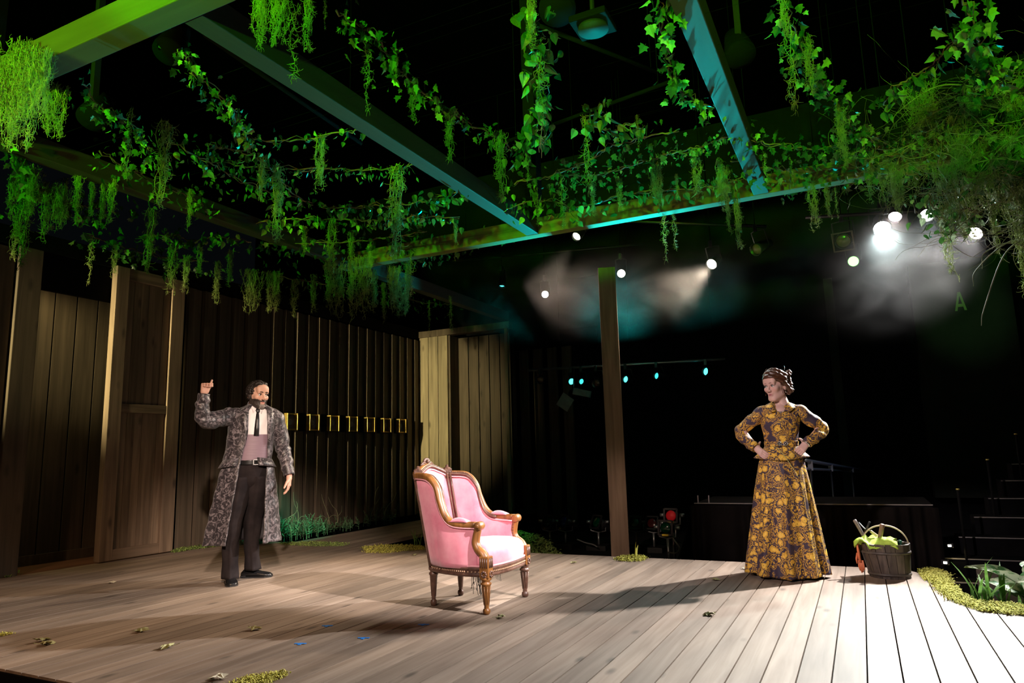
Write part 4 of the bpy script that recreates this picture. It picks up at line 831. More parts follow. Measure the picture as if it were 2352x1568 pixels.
for i in ic:
    n_ = snorm(i); 
    for off in (-.012, .012):
        t_ = (cu[i+1]-cu[i-1]); t_ = Vector((t_.x, t_.y, 0)).normalized()
        MB().tube([spos(i, z) - n_*.046 + t_*off for z in (.40, .6, .8, cu[i].z)], .009, 6).build('corner_reed', m_cdark, ch, True)
    p = spos(i, cu[i].z) - n_*.012
    t = MB().box((-.030, -.030, -.036), (.030, .030, .036), Matrix.Translation(p) @ Matrix.Rotation(math.atan2(n_.y, n_.x), 4, 'Z')); t.lathe([(.036, 0), (.024, .012), (.012, .016), (.014, .026), (.002, .034)], 8, p + Vector((0, 0, .034)))
    for a in range(6): t.ball(p - n_*.032 + Vector((n_.y, -n_.x, 0))*.014*math.cos(a*1.047) + Vector((0, 0, .014*math.sin(a*1.047))), .0085, 6, 4)
    t.build('corner_block', m_cdark, ch, False, .003)
    # rear post down to the leg
    MB().tube([spos(i, cu[i].z) + n_*.004, spos(i, .7) + n_*.004, spos(i, .5) + n_*.004, spos(i, .27) + n_*.004], .021, 8).build('rear_post', m_cdark, ch, True)
# crest carving at the middle of the back
im = ns//2; p = spos(im, cu[im].z) + Vector((0, 0, .02)); cr = MB()
for a in range(7):
    an = R(-66 + 22*a); cr.ball(p + Vector((-.004, .036*math.sin(an), .008 + .022*math.cos(an))), .013, 7, 5, (.8, .8, 1.3))
cr.ball(p + Vector((.006, 0, .016)), .015, 8, 6); cr.ball(p + Vector((0, .05, -.006)), .013, 7, 5, (.8, 1.7, .7)); cr.ball(p + Vector((0, -.05, -.006)), .013, 7, 5, (.8, 1.7, .7))
cr.tube(cat_rom([p + Vector((0, -.085, -.012)), p + Vector((0, -.05, .008)), p, p + Vector((0, .05, .008)), p + Vector((0, .085, -.012))], 4), .008, 6); cr.build('crest_carving', m_cdark, ch, True)
for s in (-1, 1):
    # arm pad, scroll, curved arm support, block, leg
    pad = []
    for k in range(9):
        u = k/8; h_ = .030*math.sin(math.pi*min(max(u, .04), .96))**.5; pad.append([Vector((-.035 + .145*u, s*.294, .590)) + Vector((0, .030*math.cos(a), h_*max(0, math.sin(a)))) for a in [6.283*j/12 for j in range(12)]])
    MB().rings(pad).build('arm_pad', m_pink, ch, True)
    MB().lathe([(.016, -.036), (.027, -.033), (.029, -.028), (.029, .028), (.027, .033), (.016, .036)], 18, (.188, s*.285, .566), (0, 1, 0)).lathe([(.018, .036), (.013, .043), (.004, .045)], 12, (.188, s*.285, .566), (0, s, 0)).build('arm_scroll', m_cwood, ch, True)
    MB().tube(cat_rom([(.180, s*.285, .555), (.166, s*.286, .50), (.160, s*.288, .455), (.178, s*.291, .415), (.215, s*.294, .385), (.240, s*.295, .345)], 5), [.026+.008*(k/25) for k in range(26)], 10).build('arm_support', m_cwood, ch, True)
    cv = MB()
    for k, q in enumerate(cat_rom([(.172, s*.270, .52), (.165, s*.270, .46), (.190, s*.273, .41), (.235, s*.276, .385)], 3)): cv.ball(q, .013, 6, 4)
    cv.build('leaf_carving', m_cdark, ch, True)
    fb = MB().box((.205, s*.295-.034, .232), (.275, s*.295+.034, .372)); fb.build('front_block', m_cwood, ch, False, .005)
    fl_ = MB()
    for k in range(4): fl_.tube([(.276, s*.295-.021+.014*k, .30), (.276, s*.295-.021+.014*k, .36)], .005, 5)
    for k in range(4): fl_.tube([(.215+.016*k, s*.330, .30), (.215+.016*k, s*.330, .36)], .005, 5)
    fl_.build('fluting', m_cdark, ch, True)
    ro = MB()
    for a in range(7):
        ro.ball((.277, s*.295+.016*math.cos(a*.898), .258+.016*math.sin(a*.898)), .009, 6, 4); ro.ball((.240+.016*math.cos(a*.898), s*.330, .258+.016*math.sin(a*.898)), .009, 6, 4)
    ro.build('rosette', m_cdark, ch, True)
    leg = [(.014, 0), (.022, .006), (.026, .020), (.022, .034), (.014, .040), (.018, .046), (.015, .052), (.019, .06), (.030, .185), (.036, .19), (.036, .20), (.027, .205), (.027, .212), (.038, .222), (.038, .236)]
    lg = MB().lathe(leg, 16); 
    for k in range(8): a = k*.785; lg.tube([(.0175*math.cos(a), .0175*math.sin(a), .065), (.029*math.cos(a), .029*math.sin(a), .18)], .0035, 4)
    lg.build('leg', m_cwood if s < 0 else m_cdark, ch, True, loc=(.238, s*.296, 0))
    MB().lathe([(a*.92, b*1.12) for a, b in leg], 14).build('leg', m_cdark, ch, True, loc=(-.247, s*.186, 0))
oc = cat_rom([(.245, -.30, 0), (.285, -.10, 0), (.285, .10, 0), (.245, .30, 0), (.08, .312, 0), (-.12, .272, 0), (-.265, .19, 0), (-.295, 0, 0), (-.265, -.19, 0), (-.12, -.272, 0), (.08, -.312, 0), (.245, -.30, 0)], 6)[:-1]
MB().rings([[(p.x*k_, p.y*k_, z) for p in oc] for z, k_ in ((.232, .95), (.238, 1.0), (.252, 1.0), (.256, .985), (.276, .985), (.280, 1.0), (.292, 1.0), (.296, .97))]).build('seat_rail', m_cdark, ch, True)
bb = MB(); 
for k, p in enumerate(oc):
    q = oc[(k+1) % len(oc)]; nb = max(1, int((q-p).length/.016))
    for j in range(nb):
        r_ = p.lerp(q, j/nb); bb.ball((r_.x*.992, r_.y*.992, .266), .0072, 5, 3)
bb.build('bead_band', M('gilt brown beads', (.34, .20, .12), rough=.35), ch, True)
MB().rings([[(p.x*k_ + .004, p.y*k_*.96, z + (.012 if p.x > .1 else 0)*(z > .34)) for p in oc] for z, k_ in ((.292, .90), (.300, .955), (.33, .975), (.365, .97), (.395, .94), (.415, .87), (.430, .72), (.438, .5), (.442, .2), (.443, .02))]).build('seat_cushion', m_pink, ch, True)
MB().tube([(p.x*.97+.004, p.y*.955, .302) for p in oc] + [(oc[0].x*.97+.004, oc[0].y*.955, .302)], .008, 6).build('seat_piping', m_pipe, ch, True)
fr_ = MB(); frd = random.Random(3)
for k in range(16):
    x, y = frd.uniform(.10, .19), frd.uniform(-.28, -.24); fr_.tube([(x, y, .24), (x+frd.uniform(-.006, .006), y, .20), (x+frd.uniform(-.015, .015), y+frd.uniform(-.01, .01), .24-frd.uniform(.06, .13))], .0018, 3)
for k in range(4): fr_.tube([(.262, -.2+.02*k, .24), (.266, -.2+.021*k, .21-.008*k)], .0015, 3)
fr_.build('torn_lining', M('black threads', (.02, .018, .015), rough=.9), ch)
# ================================================================= BUCKET OF GARDEN TOOLS
B0 = Vector((.085, 6.46, 0)); bk = tag(empty('wooden_bucket', B0), 'dark old stave bucket full of garden tools beside the woman', 'bucket')
m_stave = wood('bucket stave', (.035, .026, .022), (.10, .078, .065), 'z', 2.2, .6, False, .25, .3)
NS_ = 16
for k in range(NS_):
    a0, a1 = 2*math.pi*k/NS_+.012, 2*math.pi*(k+1)/NS_-.012; vs = []
    for z, ro_, cx_ in ((0, .146, .022), (.262, .186, 0)):
        for r_ in (ro_, ro_-.018):
            for a in (a0, (a0+a1)/2, a1): vs.append((cx_+r_*math.cos(a), r_*math.sin(a)*.94, z + (random.uniform(-.004, .004) if z else 0)))
    MB().add(vs, [(0, 1, 7, 6), (1, 2, 8, 7), (4, 3, 9, 10), (5, 4, 10, 11), (6, 7, 10, 9), (7, 8, 11, 10), (3, 4, 1, 0), (4, 5, 2, 1), (0, 6, 9, 3), (2, 5, 11, 8)]).build('stave', m_stave, bk)
MB().lathe([(.136, .012), (.136, .02)], 24, (.017, 0, 0)).build('base', m_stave, bk)
m_hoop = M('bucket hoop', (.05, .042, .038), (.09, .075, .065), rough=.5, scale=14)
for z in (.03, .195):
    rr = .146 + .040*z/.262; cx_ = .022*(1-z/.262)
    MB().tube([(cx_+(rr+.002)*math.cos(a), (rr+.002)*math.sin(a)*.94, z) for a in [6.2832*j/32 for j in range(33)]], .005, 6, False, 2.2).build('hoop', m_hoop, bk, True)
MB().rings([[Vector((.165*math.cos(R(a)) + .01, .01, .245 + .150*math.sin(R(a)))) + Vector((dx*math.cos(R(a)), dy, dx*math.sin(R(a)))) for dx, dy in ((-.005, -.014), (.005, -.014), (.005, .014), (-.005, .014))] for a in range(0, 181, 9)]).build('handle', M('pale bent handle', (.42, .34, .24), (.58, .50, .38), rough=.45, scale=10), bk, True)
m_hand = wood('tool handle', (.13, .075, .045), (.24, .15, .10), 'z', 2, .5, False, 0)
def pt(px, py, Y=6.46): return at_y(px, py, Y)
def tool(name, a, b, r0, r1, mat, label, cat, extra=None):
    a, b = Vector(a), Vector(b); t = tag(empty(name, b), label, cat, 'garden tools in the bucket'); d = a-b
    MB().tube([(0, 0, 0), d*.3, d*.85, d*.97, d], [r0, r1, r1, r1*1.15, r1*.6], 10).build('handle', mat, t, True)
    if extra: extra(t, d)
    return t
def spade(t, d): MB().box((-.03, -.004, -.13), (.03, .004, .0)).build('blade', m_steel, t, bevel=.003)
tool('hand_fork', pt(1962, 1193, 6.48), pt(1996, 1252, 6.46), .015, .013, M('dark handle', (.10, .085, .08), (.18, .15, .14), rough=.4, scale=12), 'long dark tool handle slanting left out of the bucket', 'tool', spade)
tool('garden_trowel', pt(2027, 1203, 6.36), pt(2016, 1262, 6.40), .018, .017, m_hand, 'stout brown tool handle standing upright in front of the bucket rim', 'tool', spade)
def wire(t, d): MB().tube([d, d*1.25 + Vector((-.02, 0, 0)), d*1.3 + Vector((-.06, 0, .05))], .005, 5).build('prong', m_steel, t, True); MB().tube([d*1.2 + Vector((-.03, 0, -.03)), d*1.25 + Vector((.02, 0, .06))], .009, 6).build('cross_head', m_metal, t, True)
tool('cultivator', pt(1999, 1219, 6.5), pt(2022, 1236, 6.5), .010, .011, M('pale handle', (.55, .45, .25), rough=.5), 'small pale-handled tool with a dark head inside the bucket', 'tool', wire)
def clip(t, d): MB().box((-.012, -.006, -.02), (.012, .006, .05), Matrix.Rotation(R(25), 4, 'Y')).build('jaw', M('dark green plastic', (.02, .10, .06), rough=.35), t, bevel=.003)
tool('garden_shears', pt(2068, 1240, 6.46), pt(2063, 1258, 6.46), .011, .012, M('green plastic handle', (.02, .12, .07), rough=.35), 'dark green shears clipped on the right rim of the bucket', 'tool', clip)
# crumpled lime cloth
m_lime = M('lime cloth', (.30, .52, .04), (.50, .72, .10), rough=.75, scale=9)
lc = MB(); rws = []; lr = random.Random(4)
hm = [[lr.uniform(-.012, .02) for _ in range(15)] for _ in range(9)]
for i in range(9):
    v = i/8; row = []
    for j in range(15):
        u = j/14; x = -.215 + .31*u; y = -.17 + .24*v; z = .272 + .035*math.sin(u*9+v*3)*math.sin(v*6+1) + hm[i][j] + .03*math.exp(-((u-.62)/.2)**2)
        if u < .2: z -= .02*(1-u/.2)
        if v < .15: z -= .045*(1-v/.15)*(u > .3)
        row.append((x, y, z))
    rws.append(row)
o = lc.rings(rws, False, False).build('lime_cloth', m_lime, None, True, loc=B0); tag(o, 'crumpled lime green cloth lying over the bucket rim', 'cloth')
sm = o.modifiers.new('thick', 'SOLIDIFY'); sm.thickness = .006
# orange glove hanging outside
gv = tag(empty('garden_glove', B0 + Vector((-.19, -.05, .235))), 'orange work glove hanging down the left side of the bucket', 'glove'); m_or = M('orange rubber', (.62, .16, .06), (.75, .24, .12), rough=.5, scale=9)
gv.scale = (.72, .8, 1.12)
MB().tube([(.015, 0, .03), (.0, 0, 0), (.004, 0, -.06), (.012, 0, -.11)], [.016, .028, .034, .030], 10, True, .5).build('palm', m_or, gv, True)
for k, (dx, l) in enumerate(((-.022, .07), (-.007, .085), (.009, .08), (.024, .065))): MB().tube([(.014+dx*.8, 0, -.10), (.018+dx, -.003, -.10-l*.6), (.024+dx*.9, -.004, -.10-l)], [.012, .011, .007], 7).build('finger', m_or, gv, True)
MB().tube([(-.01, -.01, -.05), (-.025, -.02, -.09), (-.02, -.022, -.12)], [.012, .011, .007], 7).build('finger', m_or, gv, True)
# ================================================================= PEOPLE
def nets(Fv, o, h):
    s = Fv < 0; sh = np.array(Fv.shape); acc = np.zeros((*(sh-1), 3)); cnt = np.zeros(tuple(sh-1)); quads = []
    crossings = []
    for ax in range(3):
        a0 = [slice(None)]*3; a1 = [slice(None)]*3; a0[ax] = slice(0, -1); a1[ax] = slice(1, None)
        F0, F1 = Fv[tuple(a0)], Fv[tuple(a1)]; cr = (F0 < 0) != (F1 < 0); idx = np.argwhere(cr)
        t = F0[cr]/(F0[cr]-F1[cr]); pos = idx.astype(float); pos[:, ax] += t
        oth = [k for k in range(3) if k != ax]
        for da in (0, -1):
            for db in (0, -1):
                c = idx.copy(); c[:, oth[0]] += da; c[:, oth[1]] += db
                ok = np.all((c >= 0) & (c < sh-1), axis=1); cc = c[ok]
                np.add.at(acc, tuple(cc.T), pos[ok]); np.add.at(cnt, tuple(cc.T), 1)
        crossings.append((ax, oth, idx, F0[cr] < 0))
    cells = np.argwhere(cnt > 0); vid = -np.ones(tuple(sh-1), int); vid[tuple(cells.T)] = np.arange(len(cells))
    verts = acc[tuple(cells.T)]/cnt[tuple(cells.T)][:, None]*h + np.array(o)
    for ax, oth, idx, ins in crossings:
        cs = []
        for da, db in ((-1, -1), (0, -1), (0, 0), (-1, 0)):
            c = idx.copy(); c[:, oth[0]] += da; c[:, oth[1]] += db; cs.append(c)
        ok = np.all([np.all((c >= 0) & (c < sh-1), axis=1) for c in cs], axis=0)
        q = np.stack([vid[tuple(c[ok].T)] for c in cs], 1); fl = ins[ok] ^ (ax == 1)
        q[~fl] = q[~fl][:, ::-1]; quads.append(q)
    return verts, np.concatenate(quads)
def sdf(prims, h, pad=.02):
    """smooth union of round cones ('c',a,b,ra,rb,k), ellipsoids ('e',c,r,k); 's...' subtracts. returns verts, quads"""
    lo = np.full(3, 9e9); hi = -lo
    for p in prims:
        if p[0] == 'c': pts = [np.array(p[1])-p[3], np.array(p[1])+p[3], np.array(p[2])-p[4], np.array(p[2])+p[4]]
        elif p[0] == 'e': pts = [np.array(p[1])-np.array(p[2]), np.array(p[1])+np.array(p[2])]
        else: continue
        for q in pts: lo = np.minimum(lo, q); hi = np.maximum(hi, q)
    lo -= pad; hi += pad; n = np.ceil((hi-lo)/h).astype(int)+1
    gx, gy, gz = [lo[i]+h*np.arange(n[i]) for i in range(3)]; D = np.full(tuple(n), 1.0)
    for p in prims:
        k = p[-1]; t = p[0]; m = .03 + 2*k
        if t in 'c': a, b, ra, rb = np.array(p[1], float), np.array(p[2], float), p[3], p[4]; l2 = np.minimum(a-ra, b-rb)-m; h2 = np.maximum(a+ra, b+rb)+m
        else: c, r = np.array(p[1], float), np.array(p[2], float); l2 = c-r-m; h2 = c+r+m
        i0 = np.clip(((l2-lo)/h).astype(int), 0, n-1); i1 = np.clip(((h2-lo)/h).astype(int)+2, 1, n)
        X, Y, Z = np.meshgrid(gx[i0[0]:i1[0]], gy[i0[1]:i1[1]], gz[i0[2]:i1[2]], indexing='ij')
        if t == 'c':
            ba = b-a; L = float(ba@ba) + 1e-12; u = np.clip(((X-a[0])*ba[0] + (Y-a[1])*ba[1] + (Z-a[2])*ba[2])/L, 0, 1)
            d = np.sqrt((X-a[0]-u*ba[0])**2 + (Y-a[1]-u*ba[1])**2 + (Z-a[2]-u*ba[2])**2) - (ra+(rb-ra)*u)
        else:
            x, y, z = (X-c[0]), (Y-c[1]), (Z-c[2]); k0 = np.sqrt((x/r[0])**2+(y/r[1])**2+(z/r[2])**2); k1 = np.sqrt((x/r[0]**2)**2+(y/r[1]**2)**2+(z/r[2]**2)**2) + 1e-9; d = k0*(k0-1)/k1
        S = D[i0[0]:i1[0], i0[1]:i1[1], i0[2]:i1[2]]
        if t == 's': hh = np.clip(.5-.5*(S+d)/k, 0, 1); S[...] = S*(1-hh) - d*hh + k*hh*(1-hh)
        else: hh = np.clip(.5+.5*(S-d)/k, 0, 1); S[...] = S*(1-hh) + d*hh - k*hh*(1-hh)
    return nets(D, lo, h)
def raw_obj(name, v, f, mat, parent, smooth=True):
    me = bpy.data.meshes.new(name); me.from_pydata(v.tolist() if hasattr(v, 'tolist') else v, [], f.tolist() if hasattr(f, 'tolist') else f)
    if mat: me.materials.append(mat)
    me.polygons.foreach_set('use_smooth', [smooth]*len(me.polygons)); me.update()
    o = bpy.data.objects.new(name, me); col.objects.link(o); o.parent = parent; return o
def skin_mat(name, base, blush):
    m, nt, b = newmat(name); b.inputs['Roughness'].default_value = .45; b.inputs['Specular IOR Level'].default_value = .35
    at = N(nt, 'ShaderNodeVertexColor'); at.layer_name = 'tone'; nt.links.new(at.outputs['Color'], b.inputs['Base Color'])
    b.inputs['Subsurface Weight'].default_value = .08; b.inputs['Subsurface Radius'].default_value = (.02, .008, .004); b.inputs['Subsurface Scale'].default_value = .3
    return m
def head_prims(fem):
    j = .92 if fem else 1.0
    P = [('e', (0, .016, .030), (.073, .092, .088), .02), ('e', (0, -.022, -.035), (.058*j, .064, .080), .025), ('c', (0, -.066, -.094), (0, -.062, -.092), .021*j, .021*j, .025)]
    for s in (-1, 1):
        P += [('c', (s*.046*j, .0, -.062), (s*.018, -.060, -.096), .024*j, .018, .022), ('e', (s*.038, -.060, -.018), (.024, .024, .022), .02)]
    P += [('c', (-.036, -.080, .026), (.036, -.080, .026), .011, .011, .018), ('e', (0, -.070, .055), (.055, .030, .038), .025)]
    for s in (-1, 1): P.append(('s', (s*.031, -.103, .004), (.019, .020, .0125), .012))
    P += [('c', (0, -.084, .016), (0, -.106 + .003*fem, -.026), .0075-.001*fem, .0115-.0022*fem, .010), ('c', (0, -.105 + .004*fem, -.028), (0, -.100, -.034), .0115-.0025*fem, .010-.002*fem, .006)]
    for s in (-1, 1):
        P += [('e', (s*.0115, -.097, -.032), (.0085, .010, .0075), .005), ('e', (s*.074, .012, -.008), (.010, .019, .031), .008), ('e', (s*.031, -.079, .013), (.018, .010, .006), .006)]
    P += [('c', (-.017, -.083, -.057), (.017, -.083, -.057), .0065, .0065, .006), ('c', (0, -.088, -.056), (0, -.088, -.057), .007, .007, .006), ('c', (-.013, -.083, -.070), (.013, -.083, -.070), .0075, .0075, .006), ('s', (0, -.094, -.0635), (.017, .008, .0022), .003)]
    return P
def head_tone(v, base, lip, stub=None):
    c = np.tile(np.array(base), (len(v), 1)); x, y, z = v.T
    ch = np.exp(-(((np.abs(x)-.040)/.02)**2 + ((z+.025)/.02)**2))*(y < -.02); c = c*(1-ch[:, None]*.35) + np.array([base[0]*1.02, base[1]*.72, base[2]*.68])*ch[:, None]*.35
    nose = np.exp(-((x/.014)**2 + ((z+.028)/.014)**2))*(y < -.09); c *= (1-nose*.12)[:, None]
    L = np.exp(-((x/.0185)**4 + ((z+.0635)/.0095)**4))*(y < -.080); c = c*(1-L[:, None]) + np.array(lip)*L[:, None]
    if stub is not None:
        S = ((z < -.036) & (y < .015) & (z > -.135)).astype(float)*(1-L); S *= np.clip((-.034-z)/.02, 0, 1); c = c*(1-.45*S[:, None]) + np.array(stub)*.45*S[:, None]
    return c
def xf(v, loc, rot, sc_=1.06):
    q = (Matrix.Translation(loc) @ Matrix.Scale(sc_, 4) @ Matrix.Rotation(rot[2], 4, 'Z') @ Matrix.Rotation(rot[0], 4, 'X') @ Matrix.Rotation(rot[1], 4, 'Y')); A = np.array(q); return v @ A[:3, :3].T + A[:3, 3], q
def hand_prims(W_, dirv, palm_n, thumb_side, curl, spread=.35, size=1.0, fist=False, thumb_dir=None):
    """hand from wrist W_; dirv = along the hand, palm_n = where the palm faces, thumb_side = unit vector"""
    W_ = Vector(W_); d = Vector(dirv).normalized(); n_ = Vector(palm_n).normalized(); s = Vector(thumb_side).normalized(); z = size; P = []
    c = lambda a, b, ra, rb, k=.006: P.append(('c', tuple(a), tuple(b), ra*z, rb*z, k))
    c(W_ - d*.05*z, W_ + d*.01*z, .026, .025, .012)
    for t in (-.022, 0, .022): c(W_ + d*.015*z + s*t*.7*z, W_ + d*.072*z + s*t*z, .0175, .0145, .012)
    for k, (t, l) in enumerate(((.029, .068), (.010, .078), (-.009, .073), (-.027, .058))):
        b = W_ + d*.080*z + s*t*z; dd = (d + s*t*spread*8*.1).normalized(); cu = curl[k] if hasattr(curl, '__len__') else curl
        for j, fr in enumerate((.45, .32, .25)):
            rot = Matrix.Rotation(cu*(1.0 if j == 0 else 1.15), 3, d.cross(n_).normalized() if not fist else d.cross(n_).normalized())
            dd = rot @ dd; e = b + dd*l*fr*z; c(b, e, .0092-.0008*j, .0086-.0010*j, .003); b = e
    tb = W_ + d*.022*z + s*.028*z; td = Vector(thumb_dir).normalized() if thumb_dir is not None else (s*.8 + d*.75 + n_*.25).normalized()
    c(tb - s*.01*z, tb + td*.034*z, .0165, .0120, .01); c(tb + td*.034*z, tb + td*.062*z + d*.004*z, .0110, .0095, .004); c(tb + td*.062*z + d*.004*z, tb + td*.086*z + d*.010*z, .0098, .0078, .003)
    return P
def eye_parts(parent, q, iris, gaze, lidc, r=.0125):
    mw = M('eye white', (.60, .57, .55), rough=.2) if 'eye white' not in bpy.data.materials else bpy.data.materials['eye white']; mi = M('iris ' + str(iris), iris, rough=.15)
    for s in (-1, 1):
        c = Vector((s*.0305, -.0775, .0035)); g = Vector((gaze[0], -1, gaze[1])).normalized()
        e = MB().ball(c, r, 12, 8); v = [q @ Vector(p) for p in e.v]; e.v = v; eo = e.build('eye', mw, parent, True)
        i = MB().lathe([(.0062, -.0012), (.0056, .0008), (.002, .0014), (.0005, .0014)], 12, c + g*(r-.0006), g); i.v = [q @ Vector(p) for p in i.v]; i.build('iris', mi, eo, True)
        l = MB().tube([c + Vector((s*(-.0155+.031*u), -.0105-.0035*math.sin(math.pi*u), .0045+.0045*math.sin(math.pi*u))) for u in (0, .2, .4, .6, .8, 1)], [.0012, .0022, .0026, .0026, .0024, .0012], 5); l.v = [q @ Vector(p) for p in l.v]; l.build('eyelashes', lidc, parent, True)
def brows(parent, q, mat, th, z0=.0245, ang=.004):
    for s in (-1, 1):
        b = MB().tube([Vector((s*(.012+.034*u), -.1005+.017*u*u+.003*u, z0+ang*math.sin(u*2.2)-.004*u*u)) for u in (0, .25, .5, .75, 1)], [th*.8, th, th, th*.8, th*.3], 6, True, .7); b.v = [q @ Vector(p) for p in b.v]; b.build('eyebrow', mat, parent, True)
def finish_body(name, parts, mat, parent):
    vs, fs, cs, n = [], [], [], 0
    for v, f, c in parts: vs.append(v); fs.append(f+n); cs.append(c); n += len(v)
    v = np.concatenate(vs); f = np.concatenate(fs); c = np.concatenate(cs); o = raw_obj(name, v, f, mat, parent)
    at = o.data.color_attributes.new('tone', 'FLOAT_COLOR', 'POINT'); at.data.foreach_set('color', np.concatenate([c, np.ones((len(c), 1))], 1).ravel().astype(np.float32)); return o
def sweep(name, mat, parent, tab, zs, n=72, span=None, fold=None, thick=0.0, cap=False, tilt=None):
    """garment shell: tab rows (z, cx, rx, cy, ry); span(z) -> (phi0, phi1) or None for closed; phi from +x, front is 90 deg (towards -y)"""
    rs = []
    for z in sorted(zs, reverse=True):
        cx_, rx, cy_, ry = interp(tab, z); row = []
        p0, p1 = span(z) if span else (0, 2*math.pi); m = n if not span else n+1
        for j in range(m):
            a = p0 + (p1-p0)*j/n; f = fold(a, z) if fold else 0
            row.append((cx_ + (rx+f)*math.cos(a), cy_ - (ry+f)*math.sin(a), z + (tilt(a) if tilt else 0)))
        rs.append(row)
    mb = MB().rings(rs, span is None, cap); o = mb.build(name, mat, parent, True)
    if thick: s = o.modifiers.new('cloth', 'SOLIDIFY'); s.thickness = thick; s.offset = -1
    return o
def sleeve(name, mat, parent, pts, rad, seed=0, wr=.006, n=20, seg=9, thick=.004, cap=False):
    rd = random.Random(seed); path = cat_rom(pts, seg); m = len(path); rr = [interp([(i/(len(rad)-1), r) for i, r in enumerate(rad)], k/(m-1))[0] for k in range(m)]
    mb = MB(); mb.tube(path, rr, n, cap); ph = [rd.uniform(0, 6) for _ in range(5)]; cen = [path[i//n] if i//n < m else path[-1] for i in range(len(mb.v))]
    for i in range(len(mb.v)):
        p, c = Vector(mb.v[i]), cen[i]; k = i//n; j = i % n; u = k/(m-1); an = 2*math.pi*j/n
        f = wr*(math.sin(u*34+ph[0]+2.2*math.sin(an+ph[1])) * .5 + math.sin(u*55+ph[2]+3*math.sin(an*1+ph[3]))*.35)*(min(1, 6*u)*min(1, 8*(1-u)))
        d = p-c; mb.v[i] = tuple(c + d*(1 + f/max(d.length, .01)))
    o = mb.build(name, mat, parent, True)
    if thick: s = o.modifiers.new('cloth', 'SOLIDIFY'); s.thickness = thick; s.offset = -1
    return o
def grad(n): return [k/(n-1) for k in range(n)]
# ---------------------------------------------------------------- cloth materials
def brocade():
    m, nt, b = newmat('grey brocade'); b.inputs['Roughness'].default_value = .42; b.inputs['Sheen Weight'].default_value = .15
    mp = coords(nt, (1, 1, 1), False); n1 = N(nt, 'ShaderNodeTexNoise'); n1.inputs['Scale'].default_value = 13; n1.inputs['Detail'].default_value = 4; n1.inputs['Distortion'].default_value = 2.2
    n2 = N(nt, 'ShaderNodeTexVoronoi'); n2.inputs['Scale'].default_value = 12.5; nt.links.new(mp.outputs[0], n1.inputs['Vector'])
    mx = N(nt, 'ShaderNodeVectorMath', operation='MULTIPLY_ADD'); mx.inputs[1].default_value = (.11, .11, .11); nt.links.new(n1.outputs['Color'], mx.inputs[0]); nt.links.new(mp.outputs[0], mx.inputs[2]); nt.links.new(mx.outputs[0], n2.inputs['Vector'])
    wv = N(nt, 'ShaderNodeMath', operation='SINE'); ml = N(nt, 'ShaderNodeMath', operation='MULTIPLY'); ml.inputs[1].default_value = 16; nt.links.new(n2.outputs['Distance'], ml.inputs[0]); nt.links.new(ml.outputs[0], wv.inputs[0])
    ad = N(nt, 'ShaderNodeMath', operation='MULTIPLY_ADD'); ad.inputs[1].default_value = .28; nt.links.new(wv.outputs[0], ad.inputs[0]); nt.links.new(n1.outputs['Fac'], ad.inputs[2])
    rp = N(nt, 'ShaderNodeValToRGB'); e = rp.color_ramp.elements; e[0].position = .34; e[0].color = (.020, .017, .021, 1); e[1].position = .88; e[1].color = (.20, .175, .195, 1); k = e.new(.56); k.color = (.055, .046, .053, 1)
    nt.links.new(ad.outputs[0], rp.inputs['Fac']); nt.links.new(rp.outputs[0], b.inputs['Base Color']); return m
